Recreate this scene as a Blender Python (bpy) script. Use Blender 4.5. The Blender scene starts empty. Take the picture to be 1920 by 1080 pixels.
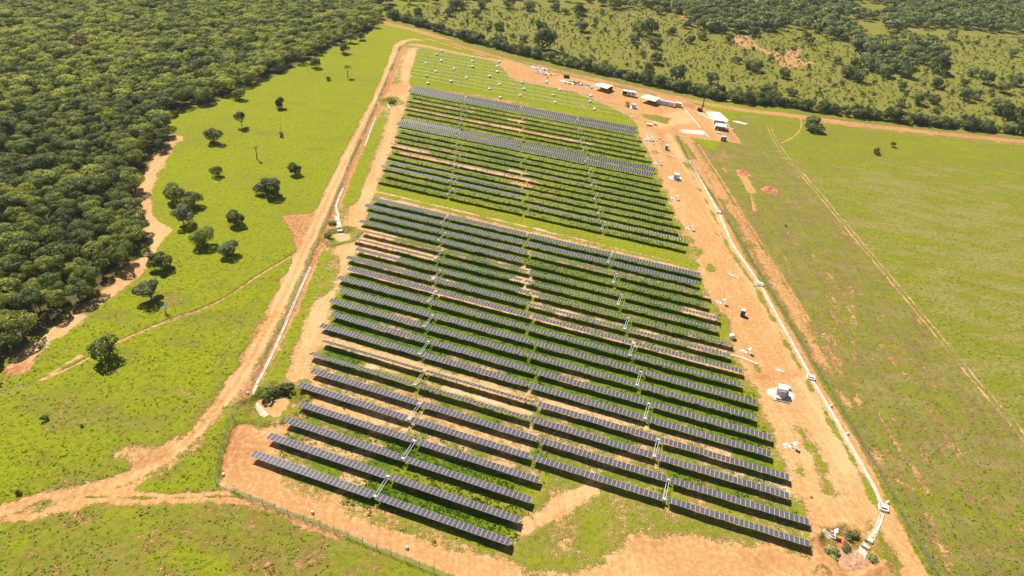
import bpy, math, random
import numpy as np
from mathutils import Matrix, Vector

random.seed(7)
RNG = np.random.default_rng(11)
R = math.radians
S = bpy.context.scene
C = S.collection

# ------------------------------------------------------------ camera
F_PX, PITCH, ROLL, CAM_H = 1281.68, R(33.638), R(4.965), 120.65
_fw = np.array([0, math.cos(PITCH), -math.sin(PITCH)])
_rt = np.array([1.0, 0, 0])
_up = np.array([0, math.sin(PITCH), math.cos(PITCH)])
_r = math.cos(ROLL) * _rt + math.sin(ROLL) * _up
_u = -math.sin(ROLL) * _rt + math.cos(ROLL) * _up
cam = bpy.data.cameras.new('camera')
cam.sensor_width = 36.0
cam.lens = F_PX * 36.0 / 1920.0
cam.clip_start = 1.0
cam.clip_end = 9000.0
camo = bpy.data.objects.new('camera', cam)
C.objects.link(camo)
camo.matrix_world = Matrix(((_r[0], _u[0], -_fw[0], 0), (_r[1], _u[1], -_fw[1], 0),
                            (_r[2], _u[2], -_fw[2], CAM_H), (0, 0, 0, 1)))
S.camera = camo

# ------------------------------------------------------------ light
SUN_EL = R(54)
SH = np.array([0.67, -0.742])            # ground direction the shadows fall in
SKY_STRENGTH = 0.05
SUN_STRENGTH = 5.0
EXPOSURE = 0.64
w = bpy.data.worlds.new('World')
S.world = w
w.use_nodes = True
nt = w.node_tree
sky = nt.nodes.new('ShaderNodeTexSky')
sky.sky_type = 'NISHITA'
sky.sun_disc = False
sky.sun_elevation = SUN_EL
sky.sun_rotation = math.atan2(-SH[0], -SH[1])
sky.altitude = 400
nt.links.new(sky.outputs[0], nt.nodes['Background'].inputs[0])
nt.nodes['Background'].inputs[1].default_value = SKY_STRENGTH
sl = bpy.data.lights.new('sun', 'SUN')
sl.energy = SUN_STRENGTH
sl.angle = R(0.5)
sl.color = (1.0, 0.95, 0.86)
so = bpy.data.objects.new('sun', sl)
C.objects.link(so)
so.location = (-200, 300, 400)
so.rotation_mode = 'QUATERNION'
so.rotation_quaternion = Vector((SH[0] * math.cos(SUN_EL), SH[1] * math.cos(SUN_EL), -math.sin(SUN_EL))).to_track_quat('-Z', 'Y')
S.view_settings.view_transform = 'Standard'
S.view_settings.look = 'None'
S.view_settings.gamma = 1.0
S.view_settings.exposure = EXPOSURE

# ------------------------------------------------------------ mapping helpers
def G(px, py, z=0.0):
    """world point at height z that the photograph shows at (px, py)"""
    d = _fw * F_PX + _r * (px - 960) - _u * (py - 540)
    t = (z - CAM_H) / d[2]
    return np.array([d[0] * t, d[1] * t])

def PXM(p, z=0.0):
    """photograph pixels per metre at world point"""
    v = np.array([p[0], p[1], z - CAM_H])
    return F_PX / float(v @ _fw)

def project(p, z=0.0):
    v = np.array([p[0], p[1], z - CAM_H])
    k = F_PX / float(v @ _fw)
    return 960 + k * float(v @ _r), 540 - k * float(v @ _u), float(v @ _fw)

def in_view(p, m=40):
    x, y, d = project(p)
    return d > 0 and -m < x < 1920 + m and -m < y < 1080 + m

YAW = R(-16.37)
E_ = np.array([math.cos(YAW), math.sin(YAW)])
N_ = np.array([-math.sin(YAW), math.cos(YAW)])
def W(u, v):
    return E_ * u + N_ * v
ROWP = 5.831
def row_v(r):
    return 84.209 + (r - 1) * ROWP if r <= 22 else 84.209 + 21 * ROWP + 16.435 + (r - 23) * 5.842
_pairs = [-81.5, -80.8, -85.05, -89.2, -93.45, -97.6, -101.8, -105.6, -110.05, -114.1, -118.4,
          -125.7, -129.9, -134.0, -138.2, -142.3, -146.5, -150.7, -154.9, -159.2, -163.5]
def row_u(r):
    return _pairs[(r - 1) // 2]
TL, GA, GB = 30.0, 1.006, 0.931          # table length, gap with link, plain gap
SEG = [0, TL + GA, 2 * TL + GA + GB, 3 * TL + 2 * GA + GB]

# ------------------------------------------------------------ object helpers
def put(o, label=None, cat=None, group=None, kind=None, parent=None):
    if parent is not None:
        o.parent = parent
    if label:
        o['label'] = label
    if cat:
        o['category'] = cat
    if group:
        o['group'] = group
    if kind:
        o['kind'] = kind
    return o

def empty(name, loc=(0, 0, 0), rz=0.0, label=None, cat=None, group=None):
    o = bpy.data.objects.new(name, None)
    o.empty_display_size = 0.5
    C.objects.link(o)
    o.location = loc
    o.rotation_euler = (0, 0, rz)
    return put(o, label, cat, group)

def make_mesh(name, V, Fc, mats=(), mi=None, smooth=False, tint=None):
    """V (n,3); Fc (m,k) array or list of lists"""
    me = bpy.data.meshes.new(name)
    V = np.asarray(V, dtype=np.float32)
    if isinstance(Fc, np.ndarray):
        m, k = Fc.shape
        me.vertices.add(len(V))
        me.vertices.foreach_set('co', V.ravel())
        me.loops.add(m * k)
        me.loops.foreach_set('vertex_index', Fc.astype(np.int32).ravel())
        me.polygons.add(m)
        me.polygons.foreach_set('loop_start', np.arange(0, m * k, k, dtype=np.int32))
        me.update(calc_edges=True)
    else:
        me.from_pydata([tuple(map(float, v)) for v in V], [], Fc)
        me.update()
    for mt in mats:
        me.materials.append(mt)
    if mi is not None:
        me.polygons.foreach_set('material_index', np.asarray(mi, dtype=np.int32))
    me.polygons.foreach_set('use_smooth', np.full(len(me.polygons), smooth))
    if tint is not None:
        a = me.attributes.new('tint', 'FLOAT', 'POINT')
        a.data.foreach_set('value', np.asarray(tint, dtype=np.float32))
    return me

def obj(name, me, parent=None, loc=(0, 0, 0), rot=(0, 0, 0)):
    o = bpy.data.objects.new(name, me)
    C.objects.link(o)
    o.location = loc
    o.rotation_euler = rot
    if parent is not None:
        o.parent = parent
    return o

class MB:
    def __init__(s):
        s.v, s.f, s.m = [], [], []
    def add(s, vs, fs, mi=0):
        b = len(s.v)
        s.v += [tuple(map(float, v)) for v in vs]
        s.f += [[i + b for i in f] for f in fs]
        s.m += [mi] * len(fs)
        return s
    def box(s, c, d, rz=0.0, mi=0, top=1.0):
        x, y, z = d[0] / 2, d[1] / 2, d[2] / 2
        ca, sa = math.cos(rz), math.sin(rz)
        vs = []
        for k, (a, b, e) in enumerate([(-1, -1, -1), (1, -1, -1), (1, 1, -1), (-1, 1, -1), (-1, -1, 1), (1, -1, 1), (1, 1, 1), (-1, 1, 1)]):
            t = top if e > 0 else 1.0
            X, Y = a * x * t, b * y * t
            vs.append((c[0] + X * ca - Y * sa, c[1] + X * sa + Y * ca, c[2] + e * z))
        return s.add(vs, [[0, 3, 2, 1], [4, 5, 6, 7], [0, 1, 5, 4], [1, 2, 6, 5], [2, 3, 7, 6], [3, 0, 4, 7]], mi)
    def tube(s, a, b, r0, r1=None, n=8, mi=0):
        r1 = r0 if r1 is None else r1
        a, b = Vector(a), Vector(b)
        d = (b - a).normalized()
        u = d.orthogonal().normalized()
        v = d.cross(u)
        vs = []
        for q, r in ((a, r0), (b, r1)):
            for k in range(n):
                t = 2 * math.pi * k / n
                vs.append(q + u * r * math.cos(t) + v * r * math.sin(t))
        fs = [[k, (k + 1) % n, n + (k + 1) % n, n + k] for k in range(n)] + [list(range(n))[::-1], list(range(n, 2 * n))]
        return s.add(vs, fs, mi)
    def lathe(s, c, prof, n=14, mi=0):
        vs, fs = [], []
        for (r, z) in prof:
            for k in range(n):
                t = 2 * math.pi * k / n
                vs.append((c[0] + r * math.cos(t), c[1] + r * math.sin(t), c[2] + z))
        for j in range(len(prof) - 1):
            for k in range(n):
                fs.append([j * n + k, j * n + (k + 1) % n, (j + 1) * n + (k + 1) % n, (j + 1) * n + k])
        fs += [list(range(n))[::-1], list(range((len(prof) - 1) * n, len(prof) * n))]
        return s.add(vs, fs, mi)
    def slab(s, quad, z0, z1, mi=0):
        """vertical prism on a polygon of xy points"""
        n = len(quad)
        vs = [(p[0], p[1], z0) for p in quad] + [(p[0], p[1], z1) for p in quad]
        ar = sum(quad[i][0] * quad[(i + 1) % n][1] - quad[(i + 1) % n][0] * quad[i][1] for i in range(n))
        fs = [list(range(n))[::-1], list(range(n, 2 * n))] + [[i, (i + 1) % n, n + (i + 1) % n, n + i] for i in range(n)]
        if ar < 0:
            fs = [f[::-1] for f in fs]
        return s.add(vs, fs, mi)
    def mesh(s, name, mats, smooth=False):
        return make_mesh(name, s.v, s.f, mats, s.m, smooth)
    def build(s, name, mats, parent=None, loc=(0, 0, 0), rz=0.0, smooth=False):
        if not isinstance(mats, (list, tuple)):
            mats = [mats]
        return obj(name, s.mesh(name, mats, smooth), parent, loc, (0, 0, rz))

def copy_tree(o, parent=None):
    c = o.copy()
    C.objects.link(c)
    if parent is not None:
        c.parent = parent
    for ch in list(o.children):
        copy_tree(ch, c)
    return c

# ------------------------------------------------------------ materials
def new_mat(name):
    m = bpy.data.materials.new(name)
    m.use_nodes = True
    return m, m.node_tree, m.node_tree.nodes['Principled BSDF']

class NB:
    """small node builder"""
    def __init__(s, tree):
        s.t = tree
    def n(s, typ, **kw):
        nd = s.t.nodes.new(typ)
        for k, v in kw.items():
            setattr(nd, k, v)
        return nd
    def link(s, a, b):
        s.t.links.new(a, b)
    def val(s, x, inp):
        if hasattr(x, 'is_linked') or hasattr(x, 'links'):
            s.link(x, inp)
        else:
            inp.default_value = x
    def math(s, op, a, b=0.0, c=0.0, clamp=False):
        nd = s.n('ShaderNodeMath', operation=op, use_clamp=clamp)
        s.val(a, nd.inputs[0]); s.val(b, nd.inputs[1]); s.val(c, nd.inputs[2])
        return nd.outputs[0]
    def noise(s, vec, scale, detail=3.0, rough=0.55, dist=0.0):
        nd = s.n('ShaderNodeTexNoise')
        s.link(vec, nd.inputs['Vector'])
        nd.inputs['Scale'].default_value = scale
        nd.inputs['Detail'].default_value = detail
        nd.inputs['Roughness'].default_value = rough
        nd.inputs['Distortion'].default_value = dist
        return nd.outputs['Fac']
    def ss(s, x, lo, hi, a=0.0, b=1.0):
        nd = s.n('ShaderNodeMapRange', interpolation_type='SMOOTHSTEP')
        s.val(x, nd.inputs['Value']); s.val(lo, nd.inputs['From Min']); s.val(hi, nd.inputs['From Max'])
        nd.inputs['To Min'].default_value = a; nd.inputs['To Max'].default_value = b
        return nd.outputs[0]
    def mix(s, f, a, b):
        nd = s.n('ShaderNodeMix', data_type='RGBA')
        s.val(f, nd.inputs[0])
        for x, i in ((a, 6), (b, 7)):
            if isinstance(x, tuple):
                nd.inputs[i].default_value = (x[0], x[1], x[2], 1)
            else:
                s.link(x, nd.inputs[i])
        return nd.outputs[2]

def simple(name, col, rough=0.7, metal=0.0, var=0.12, scale=1.2, spec=0.4, coat=0.0):
    m, t, b = new_mat(name)
    k = NB(t)
    tc = k.n('ShaderNodeTexCoord')
    n1 = k.noise(tc.outputs['Object'], scale, 4.0)
    f = k.ss(n1, 0.3, 0.75)
    dk = tuple(c * (1 - var) for c in col)
    lt = tuple(min(1, c * (1 + var * 0.6)) for c in col)
    k.link(k.mix(f, dk, lt), b.inputs['Base Color'])
    b.inputs['Roughness'].default_value = rough
    b.inputs['Metallic'].default_value = metal
    b.inputs['Specular IOR Level'].default_value = spec
    b.inputs['Coat Weight'].default_value = coat
    return m

M_frame = simple('aluminium_frame', (0.56, 0.54, 0.56), 0.45, 0.0, 0.05)
M_white = simple('white_paint', (0.80, 0.79, 0.76), 0.5, 0, 0.06)
M_steel = simple('galvanised_steel', (0.66, 0.67, 0.66), 0.5, 0.0, 0.12)
M_post = simple('weathered_steel', (0.32, 0.29, 0.25), 0.6, 0.0, 0.15)
M_conc = simple('pale_concrete', (0.64, 0.56, 0.43), 0.85, 0, 0.35, 0.5)
M_concd = simple('stained_concrete', (0.50, 0.42, 0.33), 0.9, 0, 0.3, 0.6)
M_grey = simple('grey_paint', (0.26, 0.26, 0.28), 0.5, 0, 0.1)
M_ltgrey = simple('light_grey_paint', (0.5, 0.5, 0.52), 0.5, 0, 0.1)
M_dark = simple('dark_rubber', (0.03, 0.03, 0.032), 0.8, 0, 0.2)
M_blue = simple('blue_plastic', (0.02, 0.035, 0.22), 0.4, 0, 0.1)
M_teal = simple('teal_plastic', (0.06, 0.28, 0.30), 0.4, 0, 0.1)
M_slate = simple('slate_blue_plastic', (0.10, 0.17, 0.22), 0.5, 0, 0.1)
M_tarp = simple('white_wrap', (0.78, 0.78, 0.77), 0.45, 0, 0.12, 2.0)
M_wood = simple('pallet_wood', (0.16, 0.11, 0.06), 0.85, 0, 0.3, 3.0)
M_roof = simple('cream_sheet_roof', (0.80, 0.76, 0.52), 0.5, 0, 0.08, 0.5)
M_rust = simple('rusty_machine', (0.16, 0.05, 0.03), 0.6, 0, 0.3, 2.0)
M_redsoil = simple('red_soil_heap', (0.50, 0.17, 0.08), 0.95, 0, 0.25, 1.0)
M_palesoil = simple('pale_rubble', (0.44, 0.24, 0.14), 0.95, 0, 0.3, 1.5)
M_wire = simple('fence_wire', (0.30, 0.31, 0.28), 0.5, 0.3, 0.1)
M_hay = simple('dry_brush', (0.20, 0.10, 0.05), 0.95, 0, 0.3, 2.0)

# photovoltaic cell face
M_cell, t, b = new_mat('solar_cells')
k = NB(t)
tc = k.n('ShaderNodeTexCoord')
oi = k.n('ShaderNodeObjectInfo')
rnd = k.math('MULTIPLY', oi.outputs['Random'], 0.7)
gr = k.noise(tc.outputs['Object'], 0.5, 2.0)
f = k.math('ADD', rnd, k.math('MULTIPLY', gr, 0.4))
k.link(k.mix(f, (0.078, 0.062, 0.068), (0.115, 0.096, 0.104)), b.inputs['Base Color'])
b.inputs['Roughness'].default_value = 0.22
b.inputs['Specular IOR Level'].default_value = 0.55

# foliage
def leaf_mat(name, c_dark, c_mid, c_lt, transl=0.25):
    m, t, b = new_mat(name)
    k = NB(t)
    at = k.n('ShaderNodeAttribute', attribute_name='tint')
    oi = k.n('ShaderNodeObjectInfo')
    x = k.math('ADD', at.outputs['Fac'], k.math('MULTIPLY', k.math('SUBTRACT', oi.outputs['Random'], 0.5), 0.75))
    c1 = k.mix(k.ss(x, 0.05, 0.5), c_dark, c_mid)
    c2 = k.mix(k.ss(x, 0.5, 1.0), c1, c_lt)
    k.link(c2, b.inputs['Base Color'])
    b.inputs['Roughness'].default_value = 0.6
    b.inputs['Specular IOR Level'].default_value = 0.25
    tr = k.n('ShaderNodeBsdfTranslucent')
    k.link(c2, tr.inputs[0])
    mx = k.n('ShaderNodeMixShader')
    mx.inputs[0].default_value = transl
    k.link(b.outputs[0], mx.inputs[1]); k.link(tr.outputs[0], mx.inputs[2])
    k.link(mx.outputs[0], t.nodes['Material Output'].inputs['Surface'])
    return m
L_forest = leaf_mat('forest_leaves', (0.090, 0.115, 0.020), (0.215, 0.250, 0.040), (0.44, 0.46, 0.05), .4)
L_dark = leaf_mat('dark_leaves', (0.060, 0.084, 0.012), (0.135, 0.165, 0.022), (0.26, 0.29, 0.035))
L_olive = leaf_mat('olive_leaves', (0.080, 0.108, 0.028), (0.180, 0.212, 0.052), (0.32, 0.35, 0.085))
L_grey = leaf_mat('greyish_leaves', (0.08, 0.085, 0.035), (0.15, 0.155, 0.065), (0.26, 0.26, 0.12))
L_rust = leaf_mat('rusty_leaves', (0.16, 0.06, 0.02), (0.26, 0.11, 0.03), (0.33, 0.18, 0.05))
L_tuft = leaf_mat('weed_leaves', (0.11, 0.20, 0.012), (0.20, 0.31, 0.016), (0.34, 0.42, 0.03), 0.5)
L_bark = simple('bark', (0.13, 0.10, 0.075), 0.9, 0, 0.3, 3.0)

# ------------------------------------------------------------ numeric noise + painting fields
_LAT = np.random.default_rng(3).random((256, 256)).astype(np.float32)
def vnoise(X, Y, s, seed=0):
    x = X / s + 37.3 * seed + 1000; y = Y / s + 91.7 * seed + 1000
    i = np.floor(x).astype(np.int64); j = np.floor(y).astype(np.int64)
    fx = x - i; fy = y - j
    fx = fx * fx * (3 - 2 * fx); fy = fy * fy * (3 - 2 * fy)
    a = _LAT[i % 256, j % 256]; b_ = _LAT[(i + 1) % 256, j % 256]
    c = _LAT[i % 256, (j + 1) % 256]; d = _LAT[(i + 1) % 256, (j + 1) % 256]
    return (a * (1 - fx) + b_ * fx) * (1 - fy) + (c * (1 - fx) + d * fx) * fy
def fbm(X, Y, s, seed=0, o=3):
    r = 0; a = 1; t_ = 0
    for q in range(o):
        r = r + a * vnoise(X, Y, s / 2 ** q, seed + q * 5); t_ += a; a *= 0.5
    return r / t_

def steps(a, b, d0, g):
    out = [a]; d = d0
    while out[-1] < b:
        out.append(out[-1] + d); d *= g
    return out
xs_r = steps(130, 1500, 0.6, 1.013)
XS = np.array([-9000, -6000, -4000, -2600] + [-v for v in xs_r[::-1]][:-1] + list(np.arange(-130, 130, 0.55)) + xs_r + [2600, 4000, 6000, 9000])
YS = np.array([-6000, -2000, -700, -200, 0, 30, 50, 60] + list(np.arange(66, 215, 0.5)) + steps(215, 1500, 0.5, 1.0045) + [2200, 3500, 6000, 9000])
GX, GY = np.meshgrid(XS, YS)
GX = GX.astype(np.float32); GY = GY.astype(np.float32)
shape = GX.shape
D = np.full(shape, 0.16, np.float32)      # bare soil
T = np.full(shape, 0.25, np.float32)      # soil red
Y_ = np.full(shape, 0.12, np.float32)     # grass dryness
WH = np.zeros(shape, np.float32)          # white rubble / gravel
ES = np.zeros(shape, np.float32)          # eroded streaks
LI = np.zeros(shape, np.float32)          # leaf litter
HH = np.zeros(shape, np.float32)          # height
CL = np.zeros(shape, np.int8)             # class

def sample(arr, p):
    i = min(max(int(np.searchsorted(YS, p[1])), 0), shape[0] - 1)
    j = min(max(int(np.searchsorted(XS, p[0])), 0), shape[1] - 1)
    return float(arr[i, j])
def P(pts):
    return np.array([G(*p) for p in pts])

def window(pts, m):
    x0, y0 = pts.min(0) - m; x1, y1 = pts.max(0) + m
    i0, i1 = np.searchsorted(YS, y0), np.searchsorted(YS, y1)
    j0, j1 = np.searchsorted(XS, x0), np.searchsorted(XS, x1)
    return slice(i0, i1), slice(j0, j1)

def seg_dist(X, Yv, pts):
    d = np.full(X.shape, 1e9, np.float32)
    for a, b_ in zip(pts[:-1], pts[1:]):
        ab = b_ - a; L2 = float(ab @ ab) + 1e-9
        t_ = np.clip(((X - a[0]) * ab[0] + (Yv - a[1]) * ab[1]) / L2, 0, 1)
        d = np.minimum(d, np.hypot(X - a[0] - t_ * ab[0], Yv - a[1] - t_ * ab[1]))
    return d

def sm(x):
    x = np.clip(x, 0, 1)
    return x * x * (3 - 2 * x)

def smooth_line(pts, it=2):
    for _ in range(it):
        q = [pts[0]]
        for a, b_ in zip(pts[:-1], pts[1:]):
            q += [a * 0.75 + b_ * 0.25, a * 0.25 + b_ * 0.75]
        q.append(pts[-1])
        pts = np.array(q)
    return pts

def apply(sl_, wgt, D_=None, T_=None, Yv=None, WH_=None, ES_=None, LI_=None, H_=None, cls=None):
    for arr, v in ((D, D_), (T, T_), (Y_, Yv), (WH, WH_), (ES, ES_), (LI, LI_)):
        if v is not None:
            arr[sl_] = arr[sl_] * (1 - wgt) + v * wgt
    if H_ is not None:
        HH[sl_] += wgt * H_
    if cls is not None:
        c = CL[sl_]; c[wgt > 0.5] = cls; CL[sl_] = c

def stroke(pts, width, soft=0.8, world=False, wob=0.0, amt=1.0, **kw):
    if width > 2:
        soft *= 1.5
    p = pts if world else P(pts)
    p = smooth_line(p)
    sl_ = window(p, width + soft * 2 + wob)
    X, Yv = GX[sl_], GY[sl_]
    d = seg_dist(X, Yv, p)
    if wob:
        d = d + (fbm(X, Yv, 6, 4) - 0.5) * 2 * wob
    wgt = sm((width / 2 + soft - d) / (2 * soft)) * amt
    apply(sl_, wgt, **kw)

def poly(pts, soft=1.5, world=False, wob=0.0, amt=1.0, **kw):
    soft *= 1.5
    p = pts if world else P(pts)
    sl_ = window(p, soft * 2 + wob * 2)
    X, Yv = GX[sl_], GY[sl_]
    ins = np.zeros(X.shape, bool)
    n = len(p)
    for i in range(n):
        a, b_ = p[i], p[(i + 1) % n]
        if a[1] == b_[1]:
            continue
        c = ((a[1] > Yv) != (b_[1] > Yv)) & (X < (b_[0] - a[0]) * (Yv - a[1]) / (b_[1] - a[1]) + a[0])
        ins ^= c
    d = seg_dist(X, Yv, np.vstack([p, p[:1]]))
    sd = np.where(ins, d, -d)
    if wob:
        sd = sd + (fbm(X, Yv, 8, 9) - 0.5) * 2 * wob
    apply(sl_, sm((sd + soft) / (2 * soft)) * amt, **kw)

def inside(p, pl):
    x, y = p; r = False
    for i in range(len(pl)):
        a, b_ = pl[i], pl[(i + 1) % len(pl)]
        if (a[1] > y) != (b_[1] > y) and x < (b_[0] - a[0]) * (y - a[1]) / (b_[1] - a[1]) + a[0]:
            r = not r
    return r

# ---- regions (photograph pixels mapped to the ground)
# scrub pasture to the north
NORTH = [(700, 30), (800, 58), (900, 90), (1060, 138), (1240, 175), (1450, 208), (1600, 228), (1750, 246), (1920, 262), (2300, 300), (2450, -90), (1900, -150), (600, -180)]
poly(NORTH, 2, D_=0.26, T_=0.35, Yv=0.50, ES_=0.45, LI_=0.12, cls=3)
# east field
EAST = [(1270, 240), (1340, 285), (1385, 215), (1450, 214), (1600, 234), (1750, 250), (1920, 268), (2400, 320), (2700, 1300), (1850, 1300), (1745, 1080), (1640, 905), (1545, 735), (1440, 560), (1345, 385)]
poly(EAST, 1.5, D_=0.40, T_=0.42, Yv=0.50, ES_=1.0, cls=4)
EAST2 = [(1385, 215), (1450, 214), (1600, 234), (1750, 250), (1920, 268), (2400, 320), (2700, 1300), (2200, 1200), (1920, 810), (1800, 680), (1700, 560), (1600, 440), (1500, 325), (1440, 265)]
poly(EAST2, 3, D_=0.25, T_=0.2, Yv=0.50, ES_=0.12)
poly([(1395, 220), (1700, 255), (2000, 290), (1990, 330), (1700, 300), (1560, 330), (1470, 290)], 8, Yv=0.30, D_=0.16, wob=6)
poly([(1540, 350), (1800, 400), (1960, 500), (1960, 640), (1800, 560), (1640, 440)], 10, Yv=0.62, amt=0.8, wob=8)
poly([(1740, 480), (1930, 600), (1990, 760), (1900, 780), (1790, 640)], 8, Yv=0.68, D_=0.2, amt=0.8, wob=8)
# south-west pasture below the track is more olive
poly([(-100, 985), (60, 955), (220, 918), (440, 938), (600, 992), (760, 1055), (880, 1100), (600, 1300), (-200, 1300)], 3, Yv=0.34, D_=0.42, T_=0.6, ES_=0.25)
poly([(500, 960), (640, 1010), (760, 1062), (860, 1100), (500, 1160), (300, 1060)], 8, Yv=0.5, D_=0.5, T_=0.75, amt=0.8, wob=6)
for q in range(85):
    jx, jy = random.Random(q).uniform(-20, 560), random.Random(q + 500).uniform(480, 1085)
    c = G(jx, jy)
    if sample(CL, c) == 0:
        sz = random.Random(q + 900).uniform(1.0, 3.4)
        stroke(np.array([c - [sz, 0], c + [sz, sz * .6]]), sz, sz * .8, world=True, wob=2, D_=.50, T_=.6, Yv=.42, amt=.8)
poly([(380, 960), (600, 1010), (560, 1030), (380, 985)], 4, D_=0.55, amt=0.7, wob=4)
# forest floor
FOREST = [(-60, 730), (30, 660), (70, 625), (140, 585), (200, 535), (250, 480), (290, 448), (252, 400), (258, 340), (300, 290), (322, 268),
          (318, 240), (285, 218), (400, 190), (470, 160), (540, 130), (600, 100), (650, 75), (705, 52), (716, 30), (700, 10), (730, -60), (760, -200), (-900, -200), (-1200, 300), (-600, 760)]
FW = P(FOREST)
poly(FOREST, 2.0, D_=0.55, T_=0.4, Yv=0.5, LI_=0.9, cls=5)
# sandy strip between forest and field
stroke([(-60, 742), (20, 690), (80, 640), (150, 590), (210, 545), (258, 500), (300, 455), (285, 430), (268, 400), (262, 365), (285, 325), (310, 280), (335, 258)], 4.5, 1.2, wob=2.2, D_=1.0, T_=0.3, LI_=0.0, cls=0)
poly([(262, 345), (290, 340), (278, 400), (330, 430), (290, 460), (262, 420)], 1.2, wob=1.5, D_=0.95, T_=0.25, LI_=0)
stroke([(325, 255), (338, 262)], 3.5, 1, D_=0.95, T_=0.3)
stroke([(-10, 700), (40, 690)], 4, 1.5, wob=1.5, D_=0.9, T_=0.9)
stroke([(80, 710), (130, 678), (150, 668)], 1.6, 0.8, wob=0.8, D_=0.8, T_=0.3)
# ruts over the west field
for off in (-0.9, 0.9):
    pts = P([(548, 478), (480, 518), (440, 548), (380, 580), (300, 605), (220, 640), (130, 690), (60, 718), (-30, 745)])
    stroke(pts + np.array([0.4, 1.0]) * off, 0.8, 0.4, world=True, D_=0.74, T_=0.4, Yv=0.8, H_=-0.12)
    pts = P([(420, 745), (400, 700), (430, 640), (480, 560)])
    stroke(pts + np.array([1.0, 0.2]) * off * 0.9, 0.6, 0.4, world=True, D_=0.58, T_=0.3, Yv=0.5)
    pts = P([(325, 720), (345, 745), (400, 750)])
    stroke(pts + np.array([0.3, 1.0]) * off * 0.8, 0.6, 0.4, world=True, D_=0.6, T_=0.4)
stroke([(565, 160), (600, 175), (640, 176)], 0.8, 0.5, D_=0.45)
stroke([(745, 77), (700, 78), (650, 74)], 1.4, 0.8, D_=0.5, T_=0.3)
# dry patches
for (x, y, s_, v) in [(100, 760, 4, .5), (170, 770, 5, .5), (260, 860, 5, .75), (270, 850, 3, .8), (190, 590, 5, .5), (430, 250, 5, .5), (480, 300, 4, .5), (600, 210, 3, .5), (400, 600, 6, .45),
                      (310, 560, 4, .55), (620, 140, 3, .5), (370, 200, 5, .45), (555, 195, 3, .4), (170, 905, 6, .5), (340, 640, 4, .45), (500, 250, 4, .4), (595, 280, 4, .45), (560, 610, 3, .5), (135, 735, 4, .4)]:
    c = G(x, y)
    stroke(np.array([c - [s_, 0], c + [s_, 1]]), s_ * 0.8, s_ * 0.6, world=True, wob=2, D_=v, Yv=0.45, amt=0.9)

# ---- fenced site
SITE = [(404, 905), (440, 790), (478, 720), (520, 640), (560, 545), (600, 450), (640, 350), (680, 250), (720, 165), (752, 84), (790, 82), (900, 108), (1000, 128), (1130, 150), (1270, 186), (1352, 214), (1388, 268),
        (1330, 262), (1268, 250), (1345, 385), (1440, 560), (1545, 735), (1640, 905), (1745, 1080), (1850, 1300), (700, 1300), (870, 1090), (760, 1052), (600, 986), (470, 938)]
poly(SITE, 0.8, D_=0.58, T_=0.30, Yv=0.22, ES_=0.0, cls=6)
# panel field: weeds under the tables
def rows_poly(r0, r1, m0=3, m1=3, ex=2.0):
    a = [W(row_u(r) - ex, row_v(r)) for r in range(r0, r1 + 1)]
    n_ = 2 if r1 <= 4 else 4
    L = 2 * TL + GA if n_ == 2 else 4 * TL + 2 * GA + GB
    b_ = [W(row_u(r) + L + ex, row_v(r)) for r in range(r0, r1 + 1)]
    a[0] = a[0] - N_ * m0; b_[0] = b_[0] - N_ * m0; a[-1] = a[-1] + N_ * m1; b_[-1] = b_[-1] + N_ * m1
    return np.array(a + b_[::-1])
poly(rows_poly(1, 4, 4, 3, 0), 2, world=True, wob=1.5, D_=0.44, T_=0.15, Yv=-0.22)
poly(rows_poly(5, 22, 4, 3, 0), 2, world=True, wob=1.5, D_=0.42, T_=0.15, Yv=-0.22)
poly(rows_poly(23, 42, 3, 3, 0), 2, world=True, wob=1.5, D_=0.34, T_=0.2, Yv=-0.05)
def gap(r, u0, u1, d, v0=0.0, v1=1.0, **kw):
    """paint the strip between row r and row r+1; u0..u1 are fractions of the row"""
    L = 4 * TL + 2 * GA + GB
    a = row_u(r); b0, b1 = a + L * u0, a + L * u1
    if d > .6 and 'WH_' not in kw:
        d = .6 + (d - .6) * .42
    q = np.array([W(b0, row_v(r) + ROWP * v0), W(b1, row_v(r) + ROWP * v0), W(b1, row_v(r) + ROWP * v1), W(b0, row_v(r) + ROWP * v1)])
    poly(q, 0.9, world=True, wob=1.3, D_=d, **kw)
gap(0, -0.02, .5, .42); gap(1, 0, .1, .6); gap(1, .16, .22, .75); gap(1, .22, .5, .2); gap(2, .02, .2, .58); gap(2, .25, .5, .3, Yv=.3)
gap(3, 0.05, .2, .52); gap(3, .2, .45, .25)
gap(4, 0, .2, .8); gap(4, .2, .5, .62); gap(4, .5, 1, .46, Yv=.25); gap(5, 0.0, .5, .70); gap(5, .5, .8, .5); gap(5, .8, 1, .55)
gap(6, 0, .4, .56); gap(6, .4, .75, .6); gap(6, .75, 1, .45)
gap(7, 0, .1, .3); gap(7, .1, .45, .4, .0, 1, Yv=.2); gap(7, .12, 1.0, .85, .45, .7, WH_=.45); gap(7, .5, .8, .5); gap(7, .8, 1, .55)
gap(8, -.02, .6, .9, .0, .75); gap(8, .45, .9, .75); gap(8, .9, 1, .5)
for r_ in (9, 10, 11, 12):
    gap(r_, 0, 1, .33)
gap(9, .3, .45, .55); gap(9, .55, .9, .45); gap(10, .55, .62, .6); gap(11, .15, .22, .6); gap(13, 0, 1, .24); gap(10, .1, .2, .55)
gap(12, .02, .4, .2); gap(13, .02, .5, .2); gap(12, .5, .95, .22)
gap(14, -.02, 1, .86, .0, .55); gap(14, 0, 1, .5, .55, 1.0); gap(15, 0, 1, .48); gap(15, .08, .9, .8, .3, .55, WH_=.5); gap(15, .3, .5, .35)
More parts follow.
